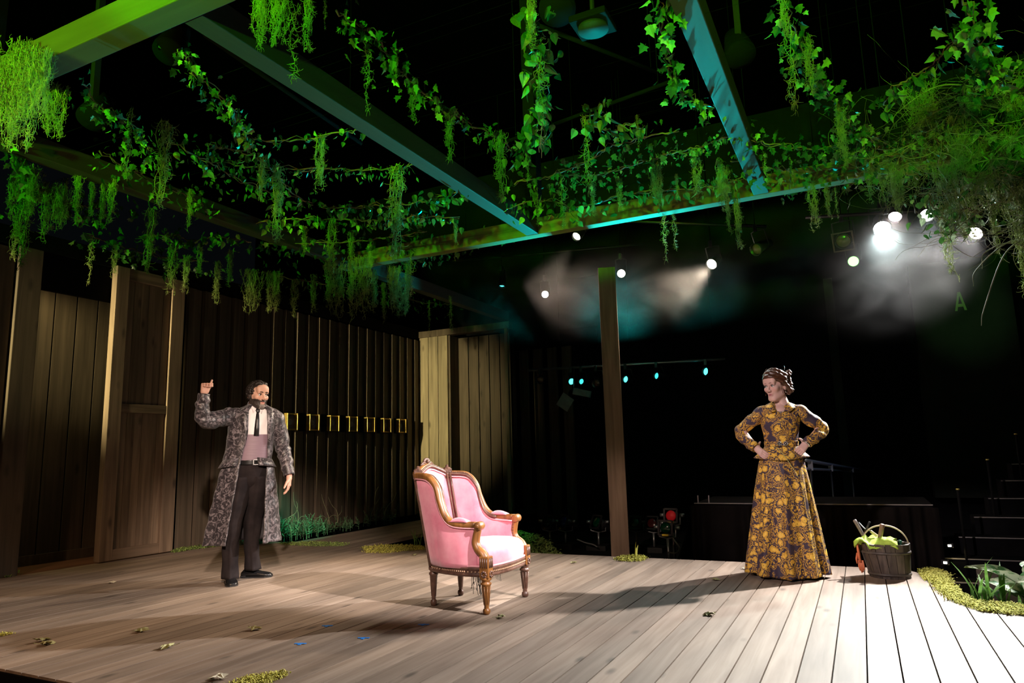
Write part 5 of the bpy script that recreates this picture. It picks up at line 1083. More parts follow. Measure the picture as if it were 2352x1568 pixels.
def floral():
    m, nt, b = newmat('yellow rose print'); b.inputs['Roughness'].default_value = .6; b.inputs['Specular IOR Level'].default_value = .3
    mp = coords(nt, (1, 1, 1), False); n1 = N(nt, 'ShaderNodeTexNoise'); n1.inputs['Scale'].default_value = 11; n1.inputs['Detail'].default_value = 3; nt.links.new(mp.outputs[0], n1.inputs['Vector'])
    mx = N(nt, 'ShaderNodeVectorMath', operation='MULTIPLY_ADD'); mx.inputs[1].default_value = (.085, .085, .085); nt.links.new(n1.outputs['Color'], mx.inputs[0]); nt.links.new(mp.outputs[0], mx.inputs[2])
    vo = N(nt, 'ShaderNodeTexVoronoi'); vo.inputs['Scale'].default_value = 9.5; vo.inputs['Randomness'].default_value = .8; nt.links.new(mx.outputs[0], vo.inputs['Vector'])
    v2 = N(nt, 'ShaderNodeTexNoise'); v2.inputs['Scale'].default_value = 22; v2.inputs['Detail'].default_value = 3; v2.inputs['Distortion'].default_value = 3.0; nt.links.new(mp.outputs[0], v2.inputs['Vector'])
    of = N(nt, 'ShaderNodeVectorMath', operation='ADD'); of.inputs[1].default_value = (3.37, 1.71, 5.13); nt.links.new(mx.outputs[0], of.inputs[0])
    vb = N(nt, 'ShaderNodeTexVoronoi'); vb.inputs['Scale'].default_value = 11; vb.inputs['Randomness'].default_value = .8; nt.links.new(of.outputs[0], vb.inputs['Vector'])
    mn = N(nt, 'ShaderNodeMath', operation='MINIMUM'); nt.links.new(vo.outputs['Distance'], mn.inputs[0]); nt.links.new(vb.outputs['Distance'], mn.inputs[1])
    a1 = N(nt, 'ShaderNodeMath', operation='MULTIPLY_ADD'); a1.inputs[1].default_value = .36; nt.links.new(v2.outputs['Fac'], a1.inputs[0]); nt.links.new(mn.outputs[0], a1.inputs[2])
    rp = N(nt, 'ShaderNodeValToRGB'); e = rp.color_ramp.elements
    e[0].position = .20; e[0].color = (.42, .20, .02, 1); e[1].position = .90; e[1].color = (.05, .036, .06, 1)
    for ps, c in ((.25, (.86, .58, .10)), (.36, (.84, .54, .08)), (.385, (.40, .19, .03)), (.41, (.82, .52, .08)), (.45, (.62, .35, .04)), (.47, (.12, .06, .04)), (.50, (.045, .034, .06)), (.56, (.045, .034, .06)), (.575, (.62, .36, .05)), (.62, (.74, .45, .05)), (.635, (.10, .05, .04)), (.69, (.045, .034, .06)), (.71, (.66, .38, .05)), (.74, (.40, .20, .04)), (.76, (.05, .036, .06))):
        k = e.new(ps); k.color = (*c, 1)
    nt.links.new(a1.outputs[0], rp.inputs['Fac']); nt.links.new(rp.outputs[0], b.inputs['Base Color']); return m
m_coat = brocade(); m_floral = floral()
m_lining = M('black lining', (.012, .010, .014), rough=.5)
m_shirt = M('white shirt', (.78, .74, .76), (.84, .80, .82), rough=.7, scale=12, bump=.1)
m_tie = M('black silk', (.014, .014, .015), rough=.35)
m_sash = M('mauve sash', (.20, .135, .175), (.24, .165, .21), rough=.55, scale=40, stretch=(.2, .2, 4))
m_trs = M('dark trousers', (.013, .010, .011), (.022, .017, .018), rough=.9, scale=10, spec=.15)
m_patent = M('black patent leather', (.008, .008, .009), rough=.24)
m_hairm = M('black curly hair', (.010, .007, .006), (.022, .015, .012), rough=.6, scale=60)
m_beard = M('greying beard', (.016, .010, .008), (.04, .028, .023), rough=.6, scale=60)
m_beardg = M('grey chin beard', (.12, .10, .09), (.24, .21, .19), rough=.6, scale=60)
m_auburn = M('auburn hair', (.028, .010, .005), (.10, .036, .014), rough=.42, scale=40, stretch=(1, 1, 3))
m_silver = M('silver', (.70, .70, .72), rough=.25, metal=1.0)
# ================================================================= MAN
MBs = Vector((-4.964, 4.567, 0)); man = tag(empty('person', MBs, R(47.4)), 'person in long grey brocade coat, white shirt and black tie, raising one fist', 'person')
SK = (.66, .40, .30)
hv, hf = sdf(head_prims(False) + [('c', (0, .02, -.06), (-.02, .045, -.20), .052, .058, .02)], .0042)
tone = head_tone(hv, SK, (.52, .22, .19), (.16, .11, .09)); hv2, HQ = xf(hv, (.095, -.01, 1.628), (R(3), R(2), R(30)))
parts = [(hv2, hf, tone)]
# arms, torso and legs under the clothes
bp_ = [('c', (.078, .015, 1.36), (.055, .01, 1.05), .085, .085, .03), ('c', (-.08, .01, 1.41), (.22, .01, 1.395), .05, .05, .03), ('c', (.09, .02, 1.42), (.095, .01, 1.52), .055, .052, .03),
       ('c', (-.11, -.01, 1.43), (-.315, -.15, 1.395), .045, .037, .03), ('c', (-.315, -.15, 1.395), (-.345, -.20, 1.60), .036, .026, .02), ('c', (.25, .0, 1.40), (.33, .03, 1.12), .045, .036, .03), ('c', (.33, .03, 1.12), (.378, -.03, .91), .035, .025, .02),
       ('c', (-.01, 0, .95), (-.078, -.02, .52), .065, .048, .02), ('c', (-.085, -.02, .52), (-.085, -.03, .10), .052, .036, .03), ('c', (.10, .02, .95), (.09, .11, .52), .065, .048, .02), ('c', (.09, .12, .52), (.10, .19, .10), .052, .036, .03), ('e', (.045, .01, .95), (.12, .08, .10), .02)]
v, f = sdf(bp_, .014); parts.append((v, f, np.tile(np.array(SK), (len(v), 1))))
# raised right fist with the thumb up
hp = hand_prims((-.344, -.20, 1.628), (.10, -.10, 1.0), (.75, -.65, -.1), (.62, .10, .0), (1.35, 1.38, 1.4, 1.42), .1, 1.0, True, (.30, .0, .95))
v, f = sdf(hp, .0028); parts.append((v, f, np.tile(np.array((.70, .42, .33)), (len(v), 1))))
hp = hand_prims((.384, -.035, .885), (-.02, -.14, -1.0), (-.8, .35, 0), (-.28, -.95, 0), (.22, .28, .34, .42), .25, 1.0, False, (-.45, -.65, -.75))
v, f = sdf(hp, .0028); parts.append((v, f, np.tile(np.array((.70, .42, .33)), (len(v), 1))))
m_skin = skin_mat('skin', SK, SK)
finish_body('body', parts, m_skin, man)
m_dk = M('dark lash', (.012, .008, .007), rough=.6)
eye_parts(man, HQ, (.05, .03, .02), (.25, .02), m_dk); brows(man, HQ, m_hairm, .0052)
# hair: a cap of small curls
hr = random.Random(2); hp = []
for k in range(1500):
    z = hr.uniform(-1, 1); a = hr.uniform(0, 6.283); r_ = math.sqrt(1-z*z); p = Vector((.076*r_*math.cos(a), .016+.095*r_*math.sin(a), .030+.091*z))
    front = (.016-p.y)/.095   # 1 at the forehead
    line = .068 if front > .55 else (.012 if front > .1 else (-.03 if front > -.35 else -.072))
    if front > .1 and abs(p.x) < .05 and p.z < .068: continue
    if p.z < line + hr.uniform(-.006, .006): continue
    rr = hr.uniform(.0065, .0125); p = p + Vector((p.x, p.y-.016, p.z-.03)).normalized()*hr.uniform(-.002, .007); hp.append(('e', tuple(p), (rr, rr, rr*.85), .0016))
for k in range(26):
    u = k/25; hp.append(('e', (-.055+.10*u, -.070+.05*abs(u-.4), .090+.012*math.sin(u*9)), (.013, .013, .012), .004))
hp.append(('e', (0, .02, .035), (.072, .090, .086), .004))
v, f = sdf(hp, .0036); v, _ = xf(v, (.095, -.01, 1.628), (R(3), R(2), R(30))); raw_obj('hair', v, f, m_hairm, man)
bd2 = []; chin = []
for k in hr.sample(range(len(hv)), len(hv)):
    x, y, z = hv[k]; ax = abs(x)
    if y > .012 or z < -.118 or z > .0: continue
    side = ax > .030 and z < (-.030 + (.045 if y > -.012 else 0) - .25*max(0, .05-ax)) - .006 and y > -.085
    jaw = z < -.082
    stache = ax < .027 and -.054 < z < -.043 and y < -.08
    frame = .021 < ax < .034 and z < -.045 and y < -.05
    if (ax < .020 and -.078 < z < -.054) or y > -.005 and z < -.07: continue
    if not (side or jaw or stache or frame): continue
    if hr.random() > .7: continue
    q_ = Vector((x, y+.01, z+.02)).normalized()*.0004; r_ = .0036
    (chin if ax < .026 and z < -.080 else bd2).append(('e', (x+q_.x, y+q_.y, z+q_.z), (r_, r_, r_*1.25), .002))
for nm, pr_, mt_ in (('beard', bd2, m_beard), ('chin_beard', chin, m_beardg)):
    v, f = sdf(pr_, .0030); v, _ = xf(v, (.095, -.01, 1.628), (R(3), R(2), R(30))); raw_obj(nm, v, f, mt_, man)
# coat
ct = [(1.552, .088, .072, .016, .066), (1.535, .085, .092, .012, .078), (1.510, .075, .142, .008, .092), (1.480, .068, .185, .004, .108), (1.44, .064, .205, 0, .122), (1.366, .058, .207, 0, .132), (1.2, .044, .200, 0, .130), (1.06, .027, .205, 0, .130), (.9, .027, .238, .0, .155), (.6, .016, .278, .02, .185), (.33, .004, .306, .03, .215)]
lx = [(1.552, .058), (1.50, .020), (1.286, .020), (1.05, -.030), (.33, -.128)]; rx_ = [(1.552, .120), (1.50, .178), (1.27, .190), (1.05, .196), (.33, .160)]
def cspan(z):
    cx_, r_, cy_, ry = interp(ct, z); a = math.acos(max(-.98, min(.98, (interp(lx, z)[0]-cx_)/r_))); b = math.acos(max(-.98, min(.98, (interp(rx_, z)[0]-cx_)/r_))); return a, 2*math.pi + b
def cfold(a, z):
    k = max(0, (1.02-z)/.7); return k*.022*(math.sin(a*7+.6) + .45*math.sin(a*13+2)) + .003*math.sin(z*40+a*3)
zs = [.33 + (1.552-.33)*(k/60) for k in range(61)]
o = sweep('coat', m_coat, man, ct, zs, 96, cspan, cfold, .010)
o.data.materials.append(m_lining); o.modifiers['cloth'].material_offset = 1; o.modifiers['cloth'].material_offset_rim = 0
sleeve('coat_sleeve', m_coat, man, [(-.060, .0, 1.445), (-.135, -.02, 1.437), (-.23, -.09, 1.412), (-.325, -.155, 1.392), (-.352, -.185, 1.45), (-.352, -.198, 1.54), (-.346, -.202, 1.625)], [.068, .074, .068, .062, .057, .050, .043], 1, .010, 22, 8, .005)
sleeve('coat_sleeve', m_coat, man, [(.190, .0, 1.445), (.245, .0, 1.42), (.290, .012, 1.30), (.325, .026, 1.15), (.345, .022, 1.08), (.368, -.005, .98), (.384, -.03, .90)], [.066, .076, .068, .061, .056, .050, .044], 2, .008, 22, 8, .005)
# lapels and collar, pocket flaps
def strip(name, mat, parent, L, Rr, thick=.006):
    mb = MB(); mb.rings([[a, (Vector(a)+Vector(b))/2 + Vector((0, -.006, 0)), b] for a, b in zip(L, Rr)], False, False); o = mb.build(name, mat, parent, True); s = o.modifiers.new('cloth', 'SOLIDIFY'); s.thickness = thick; return o
def cpt(x, z, out=.008):
    cx_, r_, cy_, ry = interp(ct, z); c = max(-.97, min(.97, (x-cx_)/r_)); return Vector((x, cy_ - ry*math.sqrt(1-c*c) - out, z))
for sgn, ed in ((-1, lx), (1, rx_)):
    zz = [1.548, 1.53, 1.50, 1.465, 1.46, 1.42, 1.36, 1.30, 1.24, 1.18]; wd = [.018, .040, .062, .078, .058, .074, .062, .046, .028, .006]
    strip('lapel', m_coat, man, [cpt(interp(ed, z)[0] - sgn*.002, z, .012) for z in zz], [cpt(interp(ed, z)[0] + sgn*w_, z, .014) for z, w_ in zip(zz, wd)])
cl = []
for k in range(17):
    a = R(60 - 300*k/16 - 60); a = math.pi*(-.08) - math.pi*.84*0 + (math.pi*1.16)*k/16; 
    cl.append(((.090 + .074*math.cos(a), .018 + .066*math.sin(a), 1.575 - .02*math.sin(a)*0), (.088 + .094*math.cos(a), .016 + .088*math.sin(a), 1.520)))
strip('coat_collar', m_coat, man, [p for p, q_ in cl], [q_ for p, q_ in cl], .008)
for sgn, cxp, tl in ((-1, -.165, R(-16)), (1, .205, R(18))):
    z0 = 1.06; P = []
    for dz, ou in ((.0, .004), (-.035, .016), (-.068, .030)):
        row = []
        for k in range(6):
            a = math.pi*(.62 if sgn < 0 else .02) + (math.pi*.36)*k/5; cx_, r_, cy_, ry = interp(ct, z0+dz); row.append(Vector((cx_ + (r_+ou)*math.cos(a), cy_ - (ry+ou)*math.sin(a), z0+dz+.02*(k/5-.5)*sgn)))
        P.append(row)
    mb = MB().rings(P, False, False); o = mb.build('pocket_flap', m_coat, man, True); s = o.modifiers.new('cloth', 'SOLIDIFY'); s.thickness = .008
# shirt, collar, tie, sash, belt, trousers
tt = [(1.53, .092, .060, .012, .058), (1.50, .085, .110, .006, .080), (1.45, .076, .155, 0, .100), (1.36, .070, .160, 0, .112), (1.25, .068, .152, 0, .112), (1.05, .055, .148, 0, .110), (.99, .050, .150, 0, .112)]
sweep('shirt', m_shirt, man, tt, [1.20 + .33*k/22 for k in range(23)], 56, None, lambda a, z: .003*math.sin(a*9+z*30))
for s, A in ((-1, [(.094, -.060, 1.505), (.050, -.052, 1.535), (.026, -.015, 1.555)]), (1, [(.100, -.060, 1.505), (.140, -.040, 1.535), (.158, -.005, 1.555)])):
    lo_ = [Vector(p) + Vector((-.034 if s < 0 and i == 0 else (.030 if i == 0 else 0), -.034 if i == 0 else -.020, -.048 + .008*i)) for i, p in enumerate(A)]
    strip('shirt_collar', m_shirt, man, [Vector(p) for p in A], lo_, .004)
kn = MB(); kn.rings([[(.098+x*w_, -.082-y*.5*w_ - o_, z) for x, y in ((-1, 0), (-.6, .6), (.6, .6), (1, 0), (.6, -.5), (-.6, -.5))] for z, w_, o_ in ((1.502, .016, 0), (1.485, .019, .006), (1.462, .011, .012))]).build('tie_knot', m_tie, man, True)
strip('tie', m_tie, man, [(.088, -.098, 1.466), (.080, -.117, 1.40), (.074, -.124, 1.33), (.070, -.126, 1.26)], [(.106, -.098, 1.466), (.112, -.119, 1.40), (.114, -.126, 1.33), (.112, -.128, 1.26)], .004)
sweep('sash', m_sash, man, [(z, a, b+.006, c, d+.008) for z, a, b, c, d in tt], [1.045, 1.06, 1.10, 1.15, 1.2, 1.24, 1.265, 1.272], 56)
sweep('belt', m_patent, man, [(z, a, b+.012, c, d+.013) for z, a, b, c, d in tt], [1.008, 1.012, 1.043, 1.047], 56, None, None, .004)
bx = interp(tt, 1.03); bkz = MB()
for x0_, z0_, x1_, z1_ in ((.072, 1.004, .078, 1.052), (.112, 1.004, .118, 1.052), (.072, 1.004, .118, 1.010), (.072, 1.046, .118, 1.052)): bkz.box((x0_, -.131, z0_), (x1_, -.124, z1_))
bkz.build('belt_buckle', m_silver, man)
tp = [(1.03, .052, .152, .0, .116), (.95, .046, .168, .01, .122), (.86, .042, .176, .02, .124), (.80, .040, .135, .03, .085)]
sweep('trousers', m_trs, man, tp, [.80 + .23*k/10 for k in range(11)], 56, None, lambda a, z: .004*math.sin(a*6))
def leg(pts, seed):
    rd = random.Random(seed); rs = []
    tab = [(z, x, r1, y, r2) for x, y, z, r1, r2 in pts]; zz = [pts[-1][2] + (pts[0][2]-pts[-1][2])*k/40 for k in range(41)]
    def fd(a, z): 
        crease = .010*math.exp(-((a-math.pi*.5)/.12)**2); return crease + .005*math.sin(a*4+z*9+seed) + .004*math.sin(z*30+2*math.sin(a*2))*(1 if z < .35 else .4)
    return sweep('trouser_leg', m_trs, man, tab, zz, 40, None, fd, .004)
leg([(-.030, .0, .90, .112, .118), (-.045, -.005, .78, .104, .112), (-.078, -.02, .52, .078, .090), (-.090, -.025, .30, .066, .080), (-.086, -.034, .10, .064, .080), (-.084, -.04, .045, .064, .084)], 1)
leg([(.115, .01, .90, .108, .118), (.112, .03, .78, .100, .112), (.088, .11, .52, .078, .092), (.082, .15, .30, .066, .082), (.100, .185, .10, .066, .082), (.104, .19, .07, .066, .084)], 2)
def shoe(loc, rz, par):
    t = []; prof = [(-.095, .030, .050), (-.07, .038, .075), (-.02, .040, .082), (.03, .043, .066), (.08, .049, .052), (.12, .050, .045), (.155, .042, .038), (.178, .022, .024)]
    for y, w_, h_ in prof: t.append([(w_*math.cos(a)*(1 if math.sin(a) > -.1 else .96), -y, max(.012, h_*.5 + h_*.55*math.sin(a))) for a in [6.283*j/16 for j in range(16)]])
    q = Matrix.Translation(loc) @ Matrix.Rotation(rz, 4, 'Z'); mb = MB().rings(t); mb.v = [tuple(q @ Vector(p)) for p in mb.v]; o = mb.build('shoe', m_patent, par, True)
    s = MB().rings([[(w_*1.06*sx, -y, z) for sx, z in ((-1, 0), (1, 0), (1, .013), (-1, .013))] for y, w_, h_ in prof]); s.box((-.034, .05, 0), (.034, .098, .022)); s.v = [tuple(q @ Vector(p)) for p in s.v]; s.build('sole', m_tie, o)
    l = MB()
    for k in range(4): l.tube([(-.016, -.012-.017*k, .078-.009*k), (0, -.016-.017*k, .086-.009*k), (.016, -.012-.017*k, .078-.009*k)], .003, 5)
    l.v = [tuple(q @ Vector(p)) for p in l.v]; l.build('laces', m_tie, o, True)
shoe((-.084, -.045, 0), R(8), man); shoe((.100, .195, 0), R(72), man)
# ================================================================= WOMAN
WBs = Vector((-.637, 6.259, 0)); wo = tag(empty('person', WBs, R(5.8)), 'person in long dark dress printed with yellow roses, hands on hips', 'person')
SW = (.62, .40, .35)
hv, hf = sdf(head_prims(True) + [('c', (0, .02, -.06), (.02, .03, -.155), .044, .048, .02)], .0042)
HL = (.032, -.03, 1.545); HR = (R(4), R(-2), R(-36)); tone = head_tone(hv, SW, (.36, .13, .14)); hv2, HQ = xf(hv, HL, HR); parts = [(hv2, hf, tone)]
bp_ = [('c', (.048, .01, 1.29), (.04, .005, 1.06), .082, .075, .03), ('c', (-.06, .005, 1.325), (.175, .005, 1.32), .04, .04, .02), ('c', (.052, .0, 1.36), (.050, -.012, 1.43), .050, .046, .02), ('e', (.052, -.035, 1.33), (.075, .06, .06), .03),
       ('c', (-.10, 0, 1.335), (-.275, .05, 1.19), .04, .032, .02), ('c', (-.275, .05, 1.19), (-.165, -.065, 1.035), .032, .024, .02), ('c', (.21, 0, 1.325), (.36, .06, 1.19), .04, .032, .02), ('c', (.36, .06, 1.19), (.240, -.05, 1.075), .032, .024, .02),
       ('c', (-.03, 0, .95), (-.05, 0, .5), .09, .055, .03), ('c', (-.05, 0, .5), (-.06, 0, .08), .05, .034, .02), ('c', (.10, 0, .95), (.08, 0, .5), .09, .055, .03), ('c', (.08, 0, .5), (.09, 0, .08), .05, .034, .02)]
v, f = sdf(bp_, .013); parts.append((v, f, np.tile(np.array(SW), (len(v), 1))))
hp = hand_prims((-.166, -.070, 1.038), (.55, -.42, -.55), (.45, .85, -.1), (.35, .15, .9), (.25, .28, .32, .36), .3, .92, False, (.1, .75, .45)); v, f = sdf(hp, .0028); parts.append((v, f, np.tile(np.array(SW), (len(v), 1))))
hp = hand_prims((.232, -.060, 1.068), (-.60, -.30, -.72), (-.55, .82, .1), (-.55, .10, .8), (.22, .25, .28, .32), .3, .92, False, (-.2, .75, .40)); v, f = sdf(hp, .0028); parts.append((v, f, np.tile(np.array(SW), (len(v), 1))))
finish_body('body', parts, m_skin, wo)
eye_parts(wo, HQ, (.10, .11, .10), (-.2, .0), m_dk); brows(wo, HQ, m_auburn, .0024, .026, .006)
hr = random.Random(6); hp = [('e', (0, .030, .050), (.084, .094, .086), .02)]
for k in range(46):   # swept-back rolls
    a0 = hr.uniform(-1.15, 1.15); z0_ = hr.uniform(.0, 1)
    p0 = Vector((.062*math.sin(a0), -.068*math.cos(a0)+.01, .082 - .045*abs(a0) + .02*hr.random())); p1 = Vector((.088*math.sin(a0*1.1), .0, .105 - .05*abs(a0) + .03*hr.random())); p2 = Vector((.072*math.sin(a0), .085, .085 - .05*abs(a0) + .02*hr.random()))
    q_ = cat_rom([p0, p1, p2], 5)
    for i in range(len(q_)-1): hp.append(('c', tuple(q_[i] + Vector((.004*math.sin(i*1.6+k), 0, .005*math.sin(i*1.9+k)))), tuple(q_[i+1] + Vector((.004*math.sin(i*1.6+1.6+k), 0, .005*math.sin(i*1.9+1.9+k)))), .011, .011, .004))
for k in range(60):   # loose pinned curls at crown and nape
    a = hr.uniform(0, 6.283); t = hr.random(); p = Vector((.075*math.cos(a), .075 + .045*math.sin(a), .09 - .15*t + .03*math.sin(a))); r_ = hr.uniform(.012, .022)
    for j in range(5):
        b = j*1.25; hp.append(('e', tuple(p + Vector((r_*.7*math.cos(b), r_*.4, r_*.7*math.sin(b)))), (r_*.5, r_*.5, r_*.5), .004))
for s in (-1, 1):
    for k in range(14): hp.append(('e', (s*(.070+.004*math.sin(k)), -.030+.004*k, .055-.006*k), (.013, .014, .013), .006))
hp.append(('s', (0, -.135, -.025), (.060, .066, .088), .008))
for k in range(19):
    u = -1 + 2*k/18
    hp.append(('e', (u*.080, -.082+.066*u*u, .080-.046*u*u+.003*math.sin(k*2)), (.019, .021, .020), .006))
    hp.append(('e', (u*.084, -.058+.060*u*u, .108-.050*u*u+.004*math.sin(k*2.4)), (.022, .026, .022), .006))
    hp.append(('e', (u*.080, -.016+.040*u*u, .128-.050*u*u+.004*math.cos(k*2.1)), (.022, .026, .020), .006))
for sx in (-1, 1):
    for k in range(9): hp.append(('e', (sx*(.082+.004*math.sin(k*2)), -.004+.009*k, .030-.010*k), (.016, .018, .017), .006))
v, f = sdf(hp, .0046); v, _ = xf(v, HL, HR); raw_obj('hair', v, f, m_auburn, wo)
wh = MB()
for k in range(46):
    a = hr.uniform(0, 6.283); z = hr.uniform(-.2, 1); p = Vector((.084*math.cos(a), .03+.094*math.sin(a)*.9, .05+.085*z*.9)); 
    if p.y < -.03 and p.z < .08: continue
    d = (p-Vector((0, .03, .04))).normalized(); s = d.orthogonal().normalized(); wh.tube([p*.97, p + d*.008 + s*.012, p + d*.014 + s*.028, p + d*.010 + s*.042], [.0016, .0014, .001, .0006], 3)
for sx in (-1, 1):
    for k in range(3): x = sx*.070; wh.tube([(x, -.030, .03), (x*1.10, -.03-.006*k, -.01), (x*1.06, -.034, -.04), (x*1.16, -.03-.004*k, -.065)], [.0014, .0012, .0010, .0006], 4)
wh.v = [tuple(HQ @ Vector(p)) for p in wh.v]; wh.build('loose_hair', m_auburn, wo, True)
er = MB()
for sx in (-1, 1): er.ball((sx*.078, .004, -.052), .006, 8, 6); er.tube([(sx*.078, .004, -.040), (sx*.078, .004, -.05)], .001, 4)
er.v = [tuple(HQ @ Vector(p)) for p in er.v]; er.build('earrings', m_silver, wo, True)
# dress
wt = [(1.405, .052, .055, .0, .052), (1.385, .055, .105, -.002, .066), (1.365, .058, .148, 0, .076), (1.33, .056, .163, 0, .092), (1.27, .046, .156, -.012, .116), (1.22, .042, .152, -.016, .122), (1.15, .038, .138, -.006, .104), (1.07, .036, .128, 0, .094), (1.045, .036, .129, 0, .095)]
def vspan(z):
    g = max(0, (z-1.295))/.11; w_ = -.004 + .052*min(1, g); cx_, r_, cy_, ry = interp(wt, z); x1 = .052; a = math.acos(max(-.98, min(.98, (x1-w_-cx_)/r_))); b = math.acos(max(-.98, min(.98, (x1+w_-cx_)/r_))); return a, 2*math.pi+b
sweep('bodice', m_floral, wo, wt, [1.045 + .36*k/44 for k in range(45)], 84, vspan, lambda a, z: .0025*math.sin(a*11+z*40), .006)
for sgn in (-1, 1):   # pointed collar
    ix = lambda z: .052 + sgn*(.010 + .055*max(0, (z-1.30))/.105)
    strip('collar', m_floral, wo, [Vector((ix(1.335), -.100, 1.335)), Vector((ix(1.37), -.078, 1.375)), Vector((.052+sgn*.062, -.028, 1.415)), Vector((.052+sgn*.052, .045, 1.425))], [Vector((.052+sgn*.072, -.112, 1.325)), Vector((.052+sgn*.105, -.090, 1.352)), Vector((.052+sgn*.115, -.035, 1.388)), Vector((.052+sgn*.085, .06, 1.388))], .004)
sleeve('sleeve', m_floral, wo, [(-.040, .0, 1.338), (-.095, .0, 1.328), (-.170, .022, 1.272), (-.250, .048, 1.215), (-.288, .045, 1.170), (-.255, .0, 1.115), (-.205, -.045, 1.065), (-.168, -.068, 1.037)], [.050, .055, .051, .046, .043, .041, .038, .037], 4, .007, 20, 8, .004)
sleeve('sleeve', m_floral, wo, [(.150, .0, 1.335), (.205, .0, 1.322), (.270, .025, 1.265), (.345, .055, 1.210), (.368, .050, 1.168), (.330, .0, 1.130), (.275, -.040, 1.092), (.238, -.058, 1.070)], [.050, .055, .051, .046, .043, .041, .038, .037], 5, .007, 20, 8, .004)
for nm, c, d in (('cuff', (-.178, -.062, 1.047), (.55, -.42, -.5)), ('cuff', (.246, -.052, 1.076), (-.6, -.3, -.6))):
    MB().lathe([(.041, -.026), (.044, -.02), (.044, .018), (.041, .022), (.036, .018)], 18, c, d).build(nm, m_floral, wo, True)
# hip peplum, belt with jewelled clasp
pp = [(1.05, .036, .130, 0, .097), (1.02, .034, .140, 0, .106), (.98, .028, .182, 0, .134), (.945, .026, .216, 0, .156)]
sweep('peplum', m_floral, wo, pp, [.945, .955, .97, .985, 1.0, 1.02, 1.035, 1.05], 72, None, lambda a, z: .010*math.sin(a*5+.5)*max(0, (1.02-z)/.07), .006, False, lambda a: .012*math.cos(2*a))
sweep('belt', m_floral, wo, [(z, a, b+.007, c, d+.008) for z, a, b, c, d in wt], [1.048, 1.052, 1.082, 1.086], 64, None, None, .004)
bu = MB()
for dx in (-.024, .024):
    for a in range(8): bu.ball((.046+dx+.015*math.cos(a*.785), -.106, 1.067+.015*math.sin(a*.785)), .0065, 6, 4)
    bu.ball((.046+dx, -.108, 1.067), .009, 8, 5)
bu.build('belt_clasp', m_silver, wo, True)
nk = MB(); npth = [Vector((.052+.055*math.cos(a), -.020-.068*math.sin(a)*1.0, 1.372-.045*math.sin(a))) for a in [math.pi*k/16 for k in range(17)]]
for p in npth: nk.ball(p + Vector((0, -.012, 0)), .0042, 6, 4)
nk.ball(npth[8] + Vector((0, -.014, -.008)), .006, 6, 4); nk.build('necklace', m_silver, wo, True)
br = MB().lathe([(.032, -.006), (.036, -.003), (.036, .003), (.032, .006)], 18, (.226, -.066, 1.060), (-.6, -.3, -.7)); br.build('bracelet', m_silver, wo, True)
# trailing string of the belt
MB().tube(cat_rom([(-.04, -.112, 1.055), (.0, -.125, 1.03), (.05, -.165, .97), (.10, -.195, .88), (.14, -.215, .80)], 6), .0025, 5).build('belt_cord', M('cord', (.42, .40, .16), rough=.7), wo, True)
# long pleated skirt
sk = [(1.05, .036, .128, 0, .094), (.98, .030, .160, 0, .122), (.91, .024, .178, 0, .146), (.70, .016, .212, .0, .180), (.457, .010, .246, .0, .210), (.20, .002, .280, .0, .238), (.022, -.003, .306, .0, .262)]
def pleat(a, z):
    k = max(0, min(1, (1.0-z)/.9)); s = math.sin(a*9+.4); return k*(.027*math.copysign(abs(s)**.7, s) + .008*math.sin(a*21+1) - .028*math.exp(-((a-1.62)/.07)**2))
sweep('skirt', m_floral, wo, sk, [.022 + 1.03*k/60 for k in range(61)], 200, None, pleat, .006, False, lambda a: .010*math.sin(a*3))
for sx, yy in ((-.11, -.10), (.10, -.11)):
    mb = MB().rings([[(sx + w_*math.cos(a), yy - y, max(.004, h_*.5+h_*.5*math.sin(a))) for a in [6.283*j/12 for j in range(12)]] for y, w_, h_ in ((-.08, .025, .05), (0, .035, .05), (.06, .035, .04), (.10, .012, .02))]); mb.build('shoe', m_patent, wo, True)
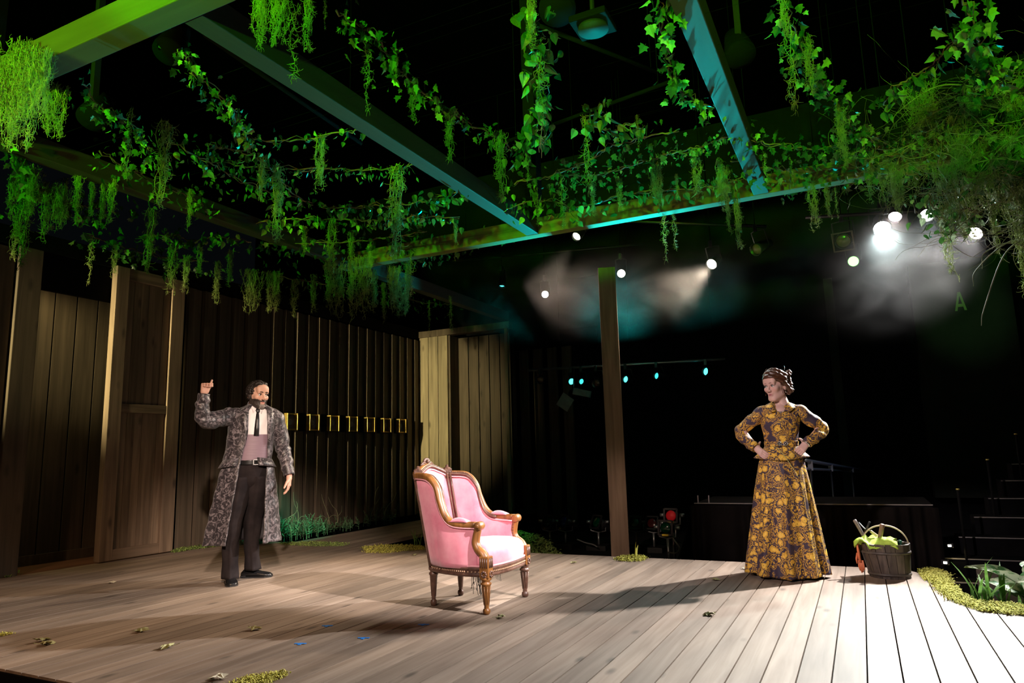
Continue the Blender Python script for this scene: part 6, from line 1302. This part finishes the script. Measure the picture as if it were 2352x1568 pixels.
# ================================================================= HAZE
def haze(name, loc, scl, dens, nscale, label, seed, thr=.42, stretch=(1, 1, 1.6)):
    mb = MB().ball((0, 0, 0), 1.0, 24, 14); m = bpy.data.materials.new(name); m.use_nodes = True; nt = m.node_tree; nt.nodes.remove(nt.nodes['Principled BSDF']); out = nt.nodes['Material Output']
    tc = N(nt, 'ShaderNodeTexCoord'); ln = N(nt, 'ShaderNodeVectorMath', operation='LENGTH'); nt.links.new(tc.outputs['Object'], ln.inputs[0])
    fo = N(nt, 'ShaderNodeMapRange'); fo.interpolation_type = 'SMOOTHSTEP'; fo.inputs['From Min'].default_value = 1.0; fo.inputs['From Max'].default_value = .15; nt.links.new(ln.outputs['Value'], fo.inputs['Value'])
    mp = N(nt, 'ShaderNodeMapping'); mp.inputs['Scale'].default_value = tuple(nscale*s*k for s, k in zip(scl, stretch)); mp.inputs['Location'].default_value = (seed, seed*2, 0); nt.links.new(tc.outputs['Object'], mp.inputs['Vector'])
    no = N(nt, 'ShaderNodeTexNoise'); no.inputs['Scale'].default_value = 1; no.inputs['Detail'].default_value = 3; no.inputs['Distortion'].default_value = 1.0; nt.links.new(mp.outputs[0], no.inputs['Vector'])
    mr = N(nt, 'ShaderNodeMapRange'); mr.inputs['From Min'].default_value = thr; mr.inputs['From Max'].default_value = thr+.3; mr.inputs['To Max'].default_value = dens; nt.links.new(no.outputs['Fac'], mr.inputs['Value'])
    mu = N(nt, 'ShaderNodeMath', operation='MULTIPLY'); nt.links.new(mr.outputs[0], mu.inputs[0]); nt.links.new(fo.outputs[0], mu.inputs[1])
    vs = N(nt, 'ShaderNodeVolumeScatter'); vs.inputs['Color'].default_value = (.95, .95, .95, 1); vs.inputs['Anisotropy'].default_value = .25; nt.links.new(mu.outputs[0], vs.inputs['Density']); nt.links.new(vs.outputs[0], out.inputs['Volume'])
    o = mb.build(name, m, None, True, loc=loc); o.scale = scl; tag(o, label, 'haze', kind='stuff'); return o
haze('stage_smoke', (.25, 8.25, 2.95), (1.2, 1.0, .95), .045, 1.9, 'bright drifting smoke around the dazzling white lamp', 3.0, .38)
haze('stage_smoke', Vector((.47, 8.62, 3.32)), (.46, .46, .5), .12, 3.0, 'white-hot knot of smoke right at the dazzling lamp', 5.0, .25)
p = at_y(1400, 672, 9.0); haze('stage_smoke', p, (3.1, .8, .72), .085, 1.7, 'brownish veil of smoke drifting behind the timber post', 7.0, .32)
spot('smoke_fill', at_y(1190, 640, 9.7), at_y(1420, 700, 9.0), 420, (1.0, .74, .58), 62, .9, .05)  # added light with no fixture of its own, brightens the smoke veil
spot('under_beam_lamp', at_y(1528, 478, 7.5), at_y(1534, 560, 6.9), 220, (.85, 1.0, 1.0), 50, .8, .05)
